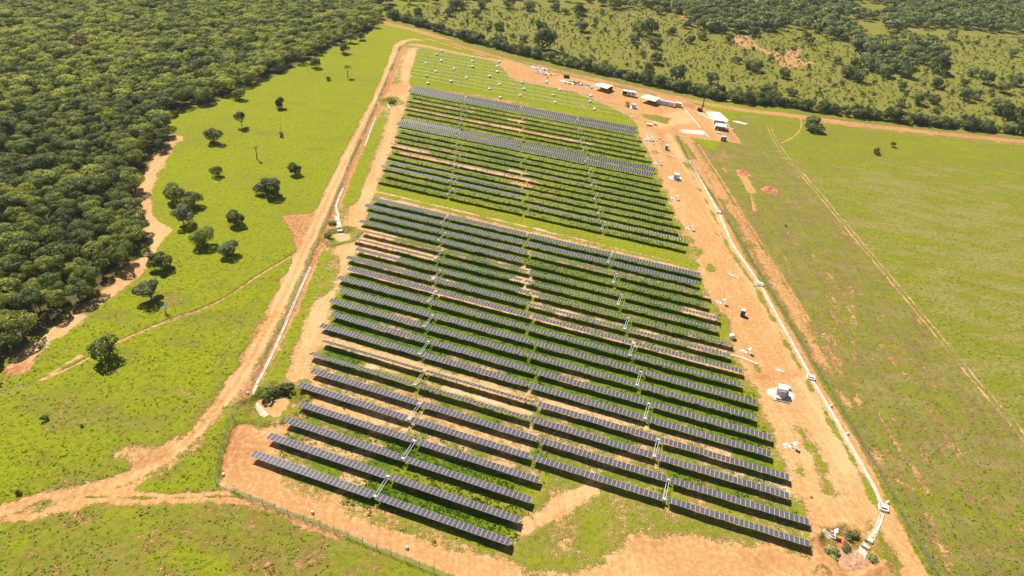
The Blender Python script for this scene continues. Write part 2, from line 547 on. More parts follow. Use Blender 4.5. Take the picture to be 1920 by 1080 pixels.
gap(16, 0, .12, .95); gap(16, .12, .5, .35); gap(17, -.03, .25, .97); gap(17, .25, .5, .35); gap(18, -.02, .1, .9); gap(18, .1, .45, .5)
gap(15, .9, 1, .6); gap(17, .46, .52, .9); gap(18, .46, .52, .8); gap(18, .9, 1, .8); gap(16, .46, .52, .7)
gap(19, .0, .45, .22); gap(19, .5, 1, .28); gap(20, .4, .95, .5); gap(20, 0, .4, .25); gap(21, 0, 1, .28); gap(18, .5, .85, .3)
for r_ in range(23, 42):
    gap(r_, 0, 1, .26 + .16 * random.random())
gap(28, .02, .55, .82, .0, .6); gap(29, -.02, .15, .8); gap(30, .1, .3, .5); gap(37, 0, .8, .72, .0, .6); gap(39, 0, .3, .55)
for (x, y, s_) in [(970, 322, 3.2), (978, 345, 3.0), (965, 226, 3.4), (960, 240, 3.2), (900, 230, 2), (1035, 365, 1.8), (985, 300, 1.8)]:
    c = G(x, y); stroke(np.array([c - E_ * s_, c + E_ * s_]), s_, 1.2, world=True, wob=1, D_=0.85, T_=0.3)
# cross alley between the blocks
AL = np.array([W(-121, row_v(22) + 3.5), W(5, row_v(22) + 3.5), W(0, row_v(23) - 3.0), W(-126, row_v(23) - 3.0)])
poly(AL, 1.5, world=True, wob=1.5, D_=0.42, T_=0.25, Yv=0.12)
stroke(np.array([W(-118, row_v(22) + 4.5), W(6, row_v(22) + 4.5)]), 2.4, 1.0, world=True, wob=1.2, D_=0.72, T_=0.2)
stroke(np.array([W(-120, row_v(22) + 9), W(-60, row_v(22) + 8.3), W(6, row_v(22) + 7.6)]), 1.0, 0.6, world=True, wob=1.0, D_=0.8, WH_=0.4)
stroke(np.array([W(-120, row_v(22) + 11.5), W(-60, row_v(22) + 12), W(-40, row_v(22) + 12)]), 3.0, 1.5, world=True, wob=0.8, D_=0.15)
stroke(np.array([W(-50, row_v(22) + 10.5), W(8, row_v(22) + 8.8), W(14, row_v(22) + 8.8)]), 2.6, 1.0, world=True, wob=1.2, D_=0.12, Yv=0.2)
# unfinished top block, bright grass
TOPB = [(766, 150), (775, 95), (800, 90), (935, 118), (960, 150), (1080, 175), (1160, 208), (1215, 238), (1150, 226), (950, 184), (770, 160)]
poly(TOPB, 1.5, wob=1.5, D_=0.20, Yv=0.13)
poly([(1040, 190), (1160, 210), (1222, 240), (1150, 228), (1000, 198)], 2, D_=0.08, Yv=0.1)
for q in ([(880, 155), (935, 150), (985, 165), (960, 170)], [(930, 118), (945, 125), (958, 145)], [(1020, 180), (1120, 205)]):
    stroke(q, 3.0, 1.5, wob=1.5, D_=0.62, T_=0.35)
poly([(920, 108), (1000, 122), (1130, 150), (1200, 195), (1160, 208), (1080, 172), (960, 148), (938, 120)], 1.5, wob=1.5, D_=0.92, T_=0.55)
# west inner margin, sand with weeds
poly([(700, 372), (765, 155), (745, 160), (735, 200), (680, 330), (640, 430), (590, 580), (545, 740), (530, 770), (610, 700), (620, 560), (660, 480), (690, 385)], 1.5, wob=2.0, D_=0.66, T_=0.3)
stroke([(775, 92), (768, 112), (762, 135), (758, 160), (756, 178), (748, 200), (738, 235), (722, 280), (706, 320), (690, 350), (676, 385), (662, 440), (650, 475), (625, 520), (598, 570), (578, 620), (562, 670), (556, 715), (545, 760), (520, 800)], 4.6, 1.3, wob=1.2, D_=0.95, T_=0.22)
poly([(728, 158), (765, 155), (765, 175), (745, 182), (722, 178)], 1.5, wob=1.5, D_=0.9, T_=0.45)
stroke([(720, 205), (705, 210), (700, 215)], 1.6, 0.8, D_=0.95, T_=0.9)
for q, ww in (([(712, 225), (690, 285), (665, 350), (655, 375)], 6.0), ([(608, 480), (590, 520), (570, 580), (545, 640), (520, 700), (512, 730)], 3.4), ([(740, 120), (725, 170)], 3.0)):
    stroke(q, ww, 1.8, wob=1.8, D_=0.36, Yv=0.05)
poly([(640, 470), (600, 500), (590, 560), (610, 560), (640, 510)], 1, wob=1.5, D_=.5)
# south-west corner and southern edge: wide bare orange soil
poly([(404, 905), (438, 795), (468, 760), (470, 800), (520, 830), (560, 745), (600, 700), (560, 780), (500, 860), (480, 872), (600, 920), (760, 975), (900, 1040), (980, 1050), (960, 1130), (760, 1052), (600, 986), (470, 938)], 1.2, wob=1.5, D_=0.93, T_=0.45)
poly([(530, 905), (640, 935), (800, 985), (900, 1035), (860, 1050), (700, 985), (560, 930)], 2, wob=2.0, D_=0.50, T_=0.3, Yv=.3)
poly([(420, 830), (455, 800), (480, 845), (440, 890), (408, 900)], 2, wob=1, T_=0.75)
# meadow south of the stepped rows
poly([(960, 1040), (1015, 905), (1020, 880), (1120, 900), (1260, 940), (1500, 1020), (1500, 1035), (1400, 1020), (1250, 1010), (1100, 1050), (1000, 1070)], 4, wob=4, D_=0.50, Yv=0.28)
stroke([(1110, 915), (1060, 940), (1010, 975), (985, 990)], 3.6, 1.2, wob=1.3, D_=0.92, T_=0.22)
stroke([(960, 1045), (1050, 1065), (1160, 1070)], 2.5, 1.5, wob=1.5, D_=0.35)
poly([(1180, 1020), (1300, 1010), (1420, 1022), (1500, 1040), (1540, 1060), (1540, 1200), (1000, 1200), (1040, 1085), (1120, 1060)], 2, wob=2.5, D_=0.93, T_=0.42)
poly([(900, 1062), (1000, 1078), (1130, 1085), (1100, 1200), (800, 1200)], 2, wob=2, D_=0.85, T_=0.4)
poly([(1385, 1028), (1450, 1032), (1480, 1060), (1440, 1075), (1380, 1055)], 1.5, wob=1.5, D_=0.98, T_=0.95, amt=.7)
poly([(1190, 1010), (1260, 1012), (1250, 1030), (1190, 1030)], 1.5, wob=1, T_=.8, D_=.9)
# east margin: the site road
poly([(1200, 235), (1260, 232), (1290, 290), (1345, 385), (1440, 560), (1545, 735), (1640, 905), (1700, 1010), (1760, 1100), (1540, 1100), (1525, 1020), (1520, 960), (1480, 890), (1450, 800), (1425, 735), (1395, 680), (1375, 620), (1350, 590),
      (1330, 540), (1315, 500), (1300, 450), (1268, 400), (1250, 350), (1225, 300), (1205, 262)], 1.2, wob=1.4, D_=0.86, T_=0.42)
stroke([(1245, 240), (1262, 265), (1290, 315), (1330, 380), (1370, 450), (1400, 515), (1440, 590), (1480, 650), (1510, 720), (1550, 790), (1590, 870)], 4.0, 1.5, D_=1.0, T_=0.18)
stroke([(1236, 245), (1243, 270), (1256, 295)], 3.0, 1.0, T_=0.85, D_=.97)
stroke([(1265, 255), (1285, 290), (1300, 320)], 2.0, 0.8, T_=0.8, D_=.95)
poly([(1395, 700), (1480, 700), (1500, 690), (1500, 705), (1440, 715), (1400, 712)], 1, T_=.7, D_=.95)
for (x, y, s_, d_) in [(1510, 825, 3, .48), (1535, 860, 3.5, .45), (1545, 900, 2.5, .5), (1495, 870, 2.5, .5), (1310, 470, 2, .5), (1350, 620, 2.2, .45), (1355, 600, 2, .4), (1420, 690, 1.2, .35), (1520, 735, 1, .5), (1230, 285, 2, .5),
                       (1405, 580, 1.2, .62), (1400, 610, 1.4, .6), (1345, 440, 1.6, .55), (1640, 1000, 3, .55), (1660, 1030, 3, .5), (1330, 500, 1.6, .4)]:
    c = G(x, y); stroke(np.array([c - [0, s_], c + [0, s_]]), s_ * 1.2, 1.2, world=True, wob=1.5, D_=d_, Yv=.25)
# green fringe on the site side of the drain
EDR = [(1292, 300), (1318, 345), (1352, 408), (1372, 458), (1402, 500), (1425, 533), (1455, 590), (1500, 670), (1522, 712), (1560, 775), (1600, 845), (1640, 915), (1655, 950)]
stroke([(x - 9, y + 4) for x, y in EDR], 1.6, 0.8, wob=1.6, D_=0.48, Yv=0.25)
# strip outside the drain: orange, with fence-side weeds
stroke([(x + 8, y) for x, y in EDR], 2.0, 0.7, D_=0.97, T_=0.6)
FEN_E = [(1268, 256), (1300, 318), (1352, 392), (1372, 430), (1420, 510), (1470, 590), (1542, 712), (1600, 806), (1650, 890), (1700, 985), (1760, 1090), (1830, 1220)]
stroke(FEN_E, 1.6, 0.7, wob=1.0, D_=0.30, Yv=0.42)
stroke([(1290, 262), (1330, 330), (1400, 430), (1440, 500), (1500, 600), (1545, 680)], 4.6, 2.0, wob=2.0, D_=0.80, T_=0.6, cls=4)
for o_ in (8, 18):
    stroke([(1290 + o_, 270), (1340 + o_, 345), (1400 + o_, 440), (1500 + o_, 600)], 0.7, 0.4, D_=0.9, T_=0.85, H_=-.1)
stroke([(1555, 690), (1570, 730), (1600, 780)], 2.0, 2.0, wob=2, D_=0.6, T_=0.5)
for q in ([(1470, 480), (1495, 540), (1510, 570)], [(1520, 475), (1560, 520), (1590, 570), (1600, 640), (1602, 720), (1610, 760)], [(1595, 545), (1603, 600), (1600, 650)],
          [(1640, 640), (1690, 690), (1720, 740)], [(1620, 735), (1680, 830), (1720, 890), (1745, 980), (1790, 1080)], [(1700, 700), (1760, 800), (1850, 940)],
          [(1405, 360), (1415, 395)], [(1560, 760), (1590, 810)], [(1720, 880), (1740, 930), (1745, 975)], [(1800, 800), (1900, 950), (1950, 1050)]):
    stroke(q, 0.8, 1.0, wob=1.0, D_=0.56, T_=0.45)
poly([(1600, 300), (1720, 340), (1900, 420), (1890, 450), (1700, 390), (1580, 330)], 8, Yv=0.72, amt=.8, wob=8)
poly([(1700, 560), (1800, 610), (1850, 690), (1790, 640)], 6, Yv=0.2, amt=.7, wob=5)
for (x, y, s_) in [(1340, 290, 4), (1360, 310, 4), (1550, 560, 3), (1450, 455, 3), (1540, 640, 5), (1660, 650, 4), (1700, 880, 4), (1640, 860, 4)]:
    c = G(x, y); stroke(np.array([c - [0, s_ * 1.5], c + [s_, s_]]), s_, 2.5, world=True, wob=3, D_=0.58, T_=0.55, amt=.9)
# two rut track in the east field
TR = P([(1440, 235), (1452, 262), (1478, 300), (1520, 345), (1600, 440), (1700, 558), (1800, 680), (1860, 750), (1930, 830), (2100, 1050)])
for o_ in (-0.8, 0.8):
    stroke(TR + np.array([1.0, 0.35]) * o_ * 1.15, 0.6, 0.55, world=True, D_=0.82, T_=0.15, Yv=0.9, cls=7)
    stroke(P([(1500, 222), (1503, 240), (1490, 255), (1465, 268)]) + np.array([.5, .8]) * o_, 0.8, 0.6, world=True, D_=0.72, T_=0.1)
stroke(TR + np.array([-2.6, 0]), 1.2, 1.2, world=True, D_=.5, amt=.7)
# dirt pit track
stroke([(1392, 330), (1402, 345), (1408, 358)], 3.6, 0.8, D_=1, T_=0.55)
stroke([(1408, 360), (1414, 395)], 0.9, 0.6, D_=0.8, T_=0.5)
stroke([(1390, 322), (1393, 326)], 5.0, 0.8, D_=1, T_=0.95)
stroke([(1443, 355), (1445, 356)], 5.0, 0.8, D_=1, T_=0.9)
# construction yard
poly([(1120, 148), (1270, 184), (1352, 212), (1386, 268), (1330, 262), (1280, 256), (1240, 250), (1205, 240), (1165, 212), (1185, 190), (1130, 168)], 1.2, wob=0.8, D_=0.95, T_=0.55)
poly([(1245, 212), (1285, 206), (1300, 230), (1240, 240), (1215, 232)], 1.5, T_=0.2)
poly([(1203, 213), (1232, 216), (1258, 222), (1250, 232), (1225, 226), (1205, 220)], 1.2, wob=.6, D_=0.45, T_=0.9, Yv=.4)
poly([(1170, 205), (1200, 215), (1230, 236), (1200, 232), (1165, 216)], 1.5, wob=1, D_=0.68, T_=0.5)
stroke([(1284, 246), (1300, 247), (1312, 248)], 4.5, 1.5, wob=1, D_=1, T_=0, WH_=1.0)
poly([(1322, 209), (1348, 210), (1368, 226), (1345, 232), (1335, 224)], 1.0, D_=1, T_=0, WH_=0.85)
stroke([(1377, 227), (1398, 232)], 1.8, 0.8, wob=.6, D_=1, WH_=0.9)
poly([(1340, 225), (1362, 232), (1368, 262), (1345, 262), (1334, 240)], 1, D_=1, T_=.35, WH_=.3)
poly([(1355, 245), (1372, 248), (1386, 268), (1352, 263)], .8, D_=1, T_=.85)
stroke([(1308, 210), (1320, 216), (1330, 222)], 2.0, 1, D_=1, WH_=.6)
# west track (sand road) with its ruts, and the red washed ditch beside it
WROAD = [(-60, 985), (0, 962), (60, 948), (150, 930), (220, 908), (290, 872), (345, 832), (390, 780), (430, 735), (470, 672), (505, 605), (535, 545), (560, 490), (590, 425), (622, 355), (652, 295), (685, 230), (712, 175), (732, 125), (743, 90), (752, 78), (772, 73), (790, 75)]
_wr = P(WROAD)
stroke(_wr, 5.6, 0.8, world=True, wob=1.2, D_=0.86, T_=0.42, cls=1, H_=-0.10)
for o_ in (-1.2, 1.2):
    stroke(_wr + np.array([0.93, 0.36]) * o_, 1.1, 0.5, world=True, D_=1.0, T_=0.10, H_=-0.1)
stroke(_wr + np.array([2.9, 1.0]), 1.6, 0.8, world=True, wob=1.2, D_=0.62, T_=0.4, WH_=0.22)
poly([(535, 405), (585, 398), (572, 440), (560, 470), (545, 450)], 1.5, wob=1.8, D_=0.9, T_=0.8)
poly([(470, 600), (510, 590), (480, 640), (450, 690), (440, 690), (455, 640)], 2, wob=2.5, D_=0.62, T_=0.6)
poly([(370, 740), (415, 725), (380, 790), (340, 820), (330, 800)], 2, wob=3.0, D_=0.46, T_=0.7)
stroke([(250, 865), (275, 862), (300, 855)], 3, 1.5, wob=2, D_=.75, T_=.8)
WDITCH = [(404, 902), (425, 830), (442, 785), (460, 745), (480, 712), (508, 655), (545, 590), (570, 530), (592, 475), (618, 415), (640, 362), (662, 305), (690, 245), (716, 188), (740, 130), (757, 88)]
stroke(WDITCH, 2.7, 0.5, wob=0.4, D_=0.98, T_=0.98, H_=-0.2, cls=8)
stroke([(x - 7, y - 1) for x, y in WDITCH[4:]], 0.9, 0.6, wob=.8, D_=0.35, Yv=0.5)
# branch track and the grass line along the fence
_bt = P([(160, 930), (240, 932), (330, 934), (440, 928), (480, 940)])
stroke(_bt, 3.0, 0.7, world=True, wob=.6, D_=0.92, T_=0.45, cls=1)
stroke(_bt, 0.6, 0.4, world=True, wob=.5, D_=0.4, Yv=.4)
FEN_W = [(404, 905), (412, 860), (425, 820), (438, 788)]
FEN_S = [(404, 905), (440, 922), (470, 938), (540, 965), (600, 987), (680, 1018), (760, 1052), (840, 1085), (920, 1120)]
stroke([(x - 4, y - 3) for x, y in FEN_W], 2.4, 0.8, wob=.8, D_=0.15, Yv=0.22)
stroke(FEN_S[1:], 1.5, 0.7, wob=.6, D_=0.20, Yv=0.3)
stroke([(460, 935), (550, 975), (650, 1010)], 0.8, .5, wob=1, D_=.8, T_=.7)
# north road (two orange bands, grass between)
NROAD = [(690, 30), (722, 44), (760, 52), (800, 62), (860, 84), (920, 103), (1000, 122), (1060, 137), (1130, 152), (1200, 167), (1260, 180), (1330, 196), (1400, 207), (1450, 212), (1600, 232), (1750, 249), (1930, 266), (2300, 300)]
stroke(NROAD, 6.0, 1.2, wob=1.0, D_=0.97, T_=0.80, cls=2)
stroke([(800, 72), (880, 97), (960, 120), (1060, 147), (1120, 160)], 2.6, 1.0, wob=1, D_=0.75, T_=0.4)
stroke([(830, 74), (920, 99), (1010, 126), (1090, 147), (1150, 160), (1230, 178)], 3.0, 1.0, wob=1, D_=0.42, Yv=.5)
stroke([(1480, 218), (1600, 237), (1750, 254), (1930, 272)], 1.2, .8, wob=1, D_=.9, T_=.95, H_=-.3)
stroke([(770, 82), (800, 86), (900, 108), (985, 124)], 3.2, 1.0, wob=.8, D_=0.92, T_=0.45)
# pink gully in the north pasture
poly([(1375, 68), (1400, 66), (1420, 85), (1440, 97), (1470, 98), (1495, 85), (1505, 88), (1490, 108), (1530, 118), (1500, 125), (1470, 130), (1455, 108), (1425, 95), (1400, 92), (1378, 80)], 3, wob=4, D_=0.95, T_=0.55, WH_=0.12)
stroke([(1255, 10), (1275, 25), (1300, 45)], 6, 4, wob=4, D_=.8, T_=.7)
poly([(1440, 60), (1480, 57), (1505, 75), (1490, 85), (1450, 92)], 4, Yv=.3, D_=.2)
poly([(1500, 85), (1560, 80), (1600, 100), (1570, 120), (1530, 115)], 5, wob=4, Yv=.35, D_=.3)
poly([(1605, 8), (1660, 12), (1655, 25), (1610, 25)], 6, Yv=.5, D_=.3)
stroke([(1680, 68), (1800, 70), (1930, 72)], 14, 8, wob=6, Yv=.55, D_=.22, T_=.2)
poly([(740, 0), (820, -5), (800, 20), (760, 25)], 5, Yv=.15, D_=.15)
# basins
def basin(c, rx, ry, rot, depth, floor=True, paint=True):
    ca, sa = math.cos(rot), math.sin(rot)
    sl_ = window(np.array([c, c]), max(rx, ry) * 2)
    X, Yv = GX[sl_] - c[0], GY[sl_] - c[1]
    a = (X * ca + Yv * sa) / rx; b_ = (-X * sa + Yv * ca) / ry
    rr = np.sqrt(a * a + b_ * b_) + (fbm(GX[sl_], GY[sl_], 4, 2) - .5) * .75
    berm = np.exp(-((rr - 1.0) / 0.2) ** 2)
    bowl = sm((1.0 - rr) / 0.5)
    HH[sl_] += berm * 0.5 - bowl * depth
    if not paint: return
    wg = sm((1.35 - rr) / 0.2)
    apply(sl_, wg, D_=0.50, Yv=0.3)
    if floor:
        apply(sl_, sm((0.55 - rr) / 0.15), D_=0.97, T_=0.2)
basin(G(514, 752), 8.2, 6.4, 0.5, 1.0)
apply(window(P([(495, 735), (540, 735)]), 0.5), 0.0, D_=0)
basin(G(640, 442), 6.4, 5.0, 1.1, 0.8)
basin(G(733, 190), 5.5, 6.0, 0.2, 0.9, False)
basin(G(1592, 1030), 8.0, 5.5, 0.3, 0.9, False, False)
poly([(1540, 990), (1575, 1000), (1640, 1000), (1665, 1040), (1690, 1090), (1640, 1120), (1540, 1110), (1545, 1040)], 2.5, wob=4, D_=0.56, T_=0.75, Yv=.35)
stroke([(1570, 1040), (1620, 1055), (1640, 1090)], 7, 1.5, wob=1.5, D_=0.95, T_=0.7)
stroke([(1560, 1010), (1600, 1012)], 3, 1.5, wob=1.5, D_=0.45, T_=0.95)
# pads under the electrical cabinets
for (x, y, s_) in [(1460, 737, 3.9), (1266, 333, 3.2), (1187, 201, 3.0)]:
    c = G(x, y); stroke(np.array([c - [s_ * .4, 0], c + [s_ * .4, 0]]), s_, 0.8, world=True, wob=.8, D_=1, WH_=1.0)
STANDS = [(1221, 262), (1236, 307), (1268, 373), (1296, 430), (1356, 569), (1403, 661), (1487, 839), (1564, 1000)]
for (x, y) in STANDS:
    c = G(x, y); stroke(np.array([c - [1.9, 0], c + [0.1, -.2]]), .8, 0.4, world=True, wob=.5, D_=1, WH_=1.0)
for q in ([(1000, 127), (1020, 133), (1030, 140)],):
    stroke(q, 3, 1.5, wob=2, D_=1, WH_=.5)
stroke([(1080, 157), (1108, 164), (1118, 168)], 3.5, 1.0, wob=1.5, D_=.95, WH_=.45)
# natural micro relief
near = (GX > -400) & (GX < 900) & (GY > 40) & (GY < 1300)
rel = (fbm(GX, GY, 7, 1, 4) - .5) * .5 + (vnoise(GX, GY, 1.3, 8) - .5) * .28
HH += np.where(near, rel * (1.25 - D) * .8, 0)
HH -= 0.02

def sample_many(arr, X, Yv):
    i = np.clip(np.searchsorted(YS, Yv), 0, shape[0] - 1)
    j = np.clip(np.searchsorted(XS, X), 0, shape[1] - 1)
    return arr[i, j]

# ------------------------------------------------------------ ground material
M_ground, t, b = new_mat('soil_and_grass')
k = NB(t)
geo = k.n('ShaderNodeNewGeometry')
pos = geo.outputs['Position']
aA = k.n('ShaderNodeAttribute', attribute_name='mask_a')
aB = k.n('ShaderNodeAttribute', attribute_name='mask_b')
sA = k.n('ShaderNodeSeparateColor'); k.link(aA.outputs['Color'], sA.inputs[0])
sB = k.n('ShaderNodeSeparateColor'); k.link(aB.outputs['Color'], sB.inputs[0])
fD, fT, fY = sA.outputs[0], sA.outputs[1], sA.outputs[2]
fW, fE, fL = sB.outputs[0], sB.outputs[1], sB.outputs[2]
nA = k.noise(pos, 0.16, 5.0, 0.62)
nB = k.noise(pos, 0.9, 4.0, 0.6)
nC = k.noise(pos, 3.2, 3.0, 0.6)
nL = k.noise(pos, 0.030, 4.0, 0.55)
def aniso(ang, sx, sy):
    m1 = k.n('ShaderNodeMapping'); m1.inputs['Rotation'].default_value = (0, 0, -ang)
    m2 = k.n('ShaderNodeMapping'); m2.inputs['Scale'].default_value = (sx, sy, 1)
    k.link(pos, m1.inputs['Vector']); k.link(m1.outputs[0], m2.inputs['Vector'])
    return m2.outputs[0]
_a, _b = G(1352, 392), G(1760, 1090)
_ang = math.atan2(_b[1] - _a[1], _b[0] - _a[0])
nS = k.noise(aniso(_ang, 0.055, 0.45), 1.0, 4.0, 0.6, 0.3)
nW = k.noise(aniso(R(-14), 0.05, 0.15), 1.0, 4.0, 0.6, 0.5)
x = k.math('ADD', fD, k.math('MULTIPLY', k.math('SUBTRACT', nA, 0.5), 0.85))
x = k.math('ADD', x, k.math('MULTIPLY', k.math('SUBTRACT', nB, 0.5), 0.55))
x = k.math('ADD', x, k.math('MULTIPLY', k.math('SUBTRACT', nC, 0.5), 0.65))
x = k.math('ADD', x, k.math('MULTIPLY', k.math('MULTIPLY', fE, k.math('SUBTRACT', nS, 0.5)), 0.7))
bare = k.ss(x, 0.44, 0.70)
# grass colour
y = k.math('ADD', fY, k.math('MULTIPLY', k.math('SUBTRACT', nL, 0.5), 0.55))
wamp = k.ss(fY, 0.25, 0.45, 0.2, 1.0)
y = k.math('ADD', y, k.math('MULTIPLY', k.math('SUBTRACT', nW, 0.5), k.math('MULTIPLY', wamp, 2.2)))
y = k.math('ADD', y, k.math('MULTIPLY', k.math('SUBTRACT', nB, 0.5), 0.30))
g0 = k.mix(k.ss(y, -0.35, 0.08), (0.075, 0.135, 0.006), (0.248, 0.262, 0.006))
g1 = k.mix(k.ss(y, 0.02, 0.42), g0, (0.212, 0.202, 0.020))
g2 = k.mix(k.ss(y, 0.4, 0.85), g1, (0.275, 0.225, 0.062))
dkf = k.ss(k.math('ADD', k.math('MULTIPLY', nB, 0.6), k.math('MULTIPLY', nC, 0.4)), 0.34, 0.56, 0.25)
g3 = k.mix(dkf, (0.080, 0.115, 0.008), g2)
g3 = k.mix(k.math('MULTIPLY', k.ss(k.math('ADD', k.math('MULTIPLY', nB, .55), k.math('MULTIPLY', nS, .45)), 0.46, 0.58, 0.0, 0.75), k.ss(fE, .3, .9)), g3, (0.175, 0.115, 0.055))
g4 = k.mix(k.math('MULTIPLY', k.ss(nC, 0.58, 0.78, 0.0, 0.6), k.ss(y, 0.1, 0.5)), g3, (0.34, 0.31, 0.11))
# soil colour
nT = k.noise(aniso(_ang + R(3), 0.05, 0.6), 1.0, 5.0, 0.65, 1.6)
tt = k.math('ADD', fT, k.math('MULTIPLY', k.math('SUBTRACT', nA, 0.5), 0.5))
tt = k.math('ADD', tt, k.math('MULTIPLY', k.math('SUBTRACT', nL, 0.5), 0.9))
tt = k.math('ADD', tt, k.math('MULTIPLY', k.math('SUBTRACT', nT, 0.5), 0.9))
s1 = k.mix(k.ss(tt, 0.0, 0.55), (0.57, 0.375, 0.160), (0.46, 0.228, 0.072))
s2 = k.mix(k.ss(tt, 0.5, 1.05), s1, (0.34, 0.125, 0.042))
s3 = k.mix(k.ss(nC, 0.40, 0.62, 0.35, 0.0), s2, (0.30, 0.16, 0.08))
s4 = k.mix(k.ss(nB, 0.42, 0.70, 0.0, 0.4), s3, (0.60, 0.43, 0.23))
s5 = k.mix(k.ss(k.math('ADD', fW, k.math('MULTIPLY', k.math('SUBTRACT', nC, 0.5), 0.5)), 0.25, 0.7), s4, (0.70, 0.64, 0.52))
gs = k.mix(bare, g4, s5)
li = k.math('MULTIPLY', fL, 0.95)
fin = k.mix(li, gs, (0.085, 0.078, 0.030))
k.link(fin, b.inputs['Base Color'])
b.inputs['Roughness'].default_value = 0.95
b.inputs['Specular IOR Level'].default_value = 0.1
bh = k.math('ADD', k.math('MULTIPLY', nB, 0.5), k.math('MULTIPLY', nC, 0.4))
gk = k.math('SUBTRACT', 1.15, bare)
bp = k.n('ShaderNodeBump')
bp.inputs['Strength'].default_value = 0.9
bp.inputs['Distance'].default_value = 0.6
k.link(k.math('MULTIPLY', bh, gk), bp.inputs['Height'])
k.link(bp.outputs[0], b.inputs['Normal'])

# ---- ground meshes, cut from one sheet
NAMES = {0: 'west_pasture', 1: 'dirt_track', 2: 'red_dirt_road', 3: 'scrub_pasture', 4: 'east_field', 5: 'forest_floor', 6: 'site_ground', 7: 'wheel_track', 8: 'drainage_ditch'}
NAMES = {0: 'pasture', 1: 'dirt_track', 2: 'dirt_road', 3: 'scrubland', 4: 'field', 5: 'forest_floor', 6: 'site_ground', 7: 'wheel_track', 8: 'ditch'}
ny, nx = shape
VV = np.stack([GX.ravel(), GY.ravel(), HH.ravel()], 1)
idx = np.arange(ny * nx).reshape(ny, nx)
FQ = np.stack([idx[:-1, :-1].ravel(), idx[:-1, 1:].ravel(), idx[1:, 1:].ravel(), idx[1:, :-1].ravel()], 1)
FC = CL[:-1, :-1].ravel()
MA = np.stack([D.ravel(), T.ravel(), Y_.ravel(), np.ones(ny * nx, np.float32)], 1)
MBm = np.stack([WH.ravel(), ES.ravel(), LI.ravel(), np.ones(ny * nx, np.float32)], 1)
for cid, nm in NAMES.items():
    fq = FQ[FC == cid]
    if not len(fq):
        continue
    used, inv = np.unique(fq.ravel(), return_inverse=True)
    me = make_mesh(nm, VV[used], inv.reshape(-1, 4), [M_ground], smooth=True)
    for an, arr in (('mask_a', MA), ('mask_b', MBm)):
        at = me.attributes.new(an, 'FLOAT_COLOR', 'POINT')
        at.data.foreach_set('color', arr[used].astype(np.float32).ravel())
    put(obj(nm, me), kind='structure')

# ------------------------------------------------------------ words
ONES = ['', 'first', 'second', 'third', 'fourth', 'fifth', 'sixth', 'seventh', 'eighth', 'ninth', 'tenth', 'eleventh', 'twelfth', 'thirteenth', 'fourteenth', 'fifteenth', 'sixteenth', 'seventeenth', 'eighteenth', 'nineteenth', 'twentieth']
TENS = {2: 'twenty', 3: 'thirty', 4: 'forty', 5: 'fifty', 6: 'sixty', 7: 'seventy', 8: 'eighty', 9: 'ninety'}
TENTH = {3: 'thirtieth', 4: 'fortieth', 5: 'fiftieth', 6: 'sixtieth', 7: 'seventieth', 8: 'eightieth', 9: 'ninetieth'}
def ordw(n):
    if n <= 20:
        return ONES[n]
    if n > 99:
        return 'hundred and ' + ordw(n - 100)
    return TENTH[n // 10] if n % 10 == 0 else TENS[n // 10] + '-' + ONES[n % 10]

# ------------------------------------------------------------ solar trackers
AXZ = 1.42
CH = 2.06
MP = TL / 29.0
def module_geo(mb, x, wdt, ins=0.075):
    mb.box((x, 0, 0.0), (wdt, CH, 0.04), mi=0)
    for s_ in (-1, 1):
        mb.box((x, s_ * (CH / 4 - 0.004), 0.022), (wdt - ins, CH / 2 - 0.030, 0.006), mi=1)
mm = MB(); module_geo(mm, 0, MP - 0.02)
ME_MODULE = mm.mesh('solar_module', [M_frame, M_cell])
ma = MB()
for q in range(29):
    module_geo(ma, (q + .5) * MP - TL / 2, MP - 0.02, .14)
ME_ARRAY = ma.mesh('panel_array', [M_frame, M_cell])
mt = MB(); mt.tube((-TL / 2 - .35, 0, 0), (TL / 2 + .35, 0, 0), 0.075, n=6)
ME_TUBE = mt.mesh('torque_tube', [M_steel])
mp_ = MB(); mp_.box((0, 0, AXZ / 2 - .3), (0.12, 0.16, AXZ + .4)); mp_.box((0, 0, AXZ - .14), (.22, .3, .1))
ME_POST = mp_.mesh('post', [M_post])
TILT = {}
for r_ in range(1, 43):
    TILT[r_] = [5, 9, 11, 11]
TILT[1] = [2, 9]; TILT[2] = [4, 9]; TILT[3] = [5, 9]; TILT[4] = [6, 7]
TILT[5] = [4, 6, 8, 12]; TILT[6] = [4, 4, 6, 8]
TILT[7] = [20, 22, 4, 7]; TILT[8] = [25, 25, 3, 6]
for r_ in (9, 10): TILT[r_] = [0, 0, 0, 1]
TILT[11] = [0, 2, 6, 7]; TILT[12] = [-2, -1, 0, 1]; TILT[13] = [-2, 5, 9, 9]; TILT[14] = [-2, 2, 8, 8]
TILT[15] = [2, 4, 13, 14]; TILT[16] = [8, 8, 15, 17]; TILT[17] = [19, 15, 15, 16]; TILT[18] = [21, 19, 15, 16]
TILT[19] = [0, 0, 24, 18]; TILT[20] = [-4, -4, 17, 17]; TILT[21] = [-6, -6, -7, -8]; TILT[22] = [-6, -6, -7, -8]
for r_ in range(23, 41):
    j = random.Random(r_)
    TILT[r_] = [17 + j.uniform(-2, 3) for _ in range(4)]
TILT[25] = [2, 2, 15, 16]; TILT[26] = [8, 8, 15, 15]; TILT[24] = [17, 16, 9, 9]; TILT[29] = [16, 16, 13, 16]
for r_ in (33, 34): TILT[r_] = [-34] * 4
for r_ in (41, 42): TILT[r_] = [-36] * 4
POSX = [-12.6, -6.3, 0.0, 6.3, 12.6]
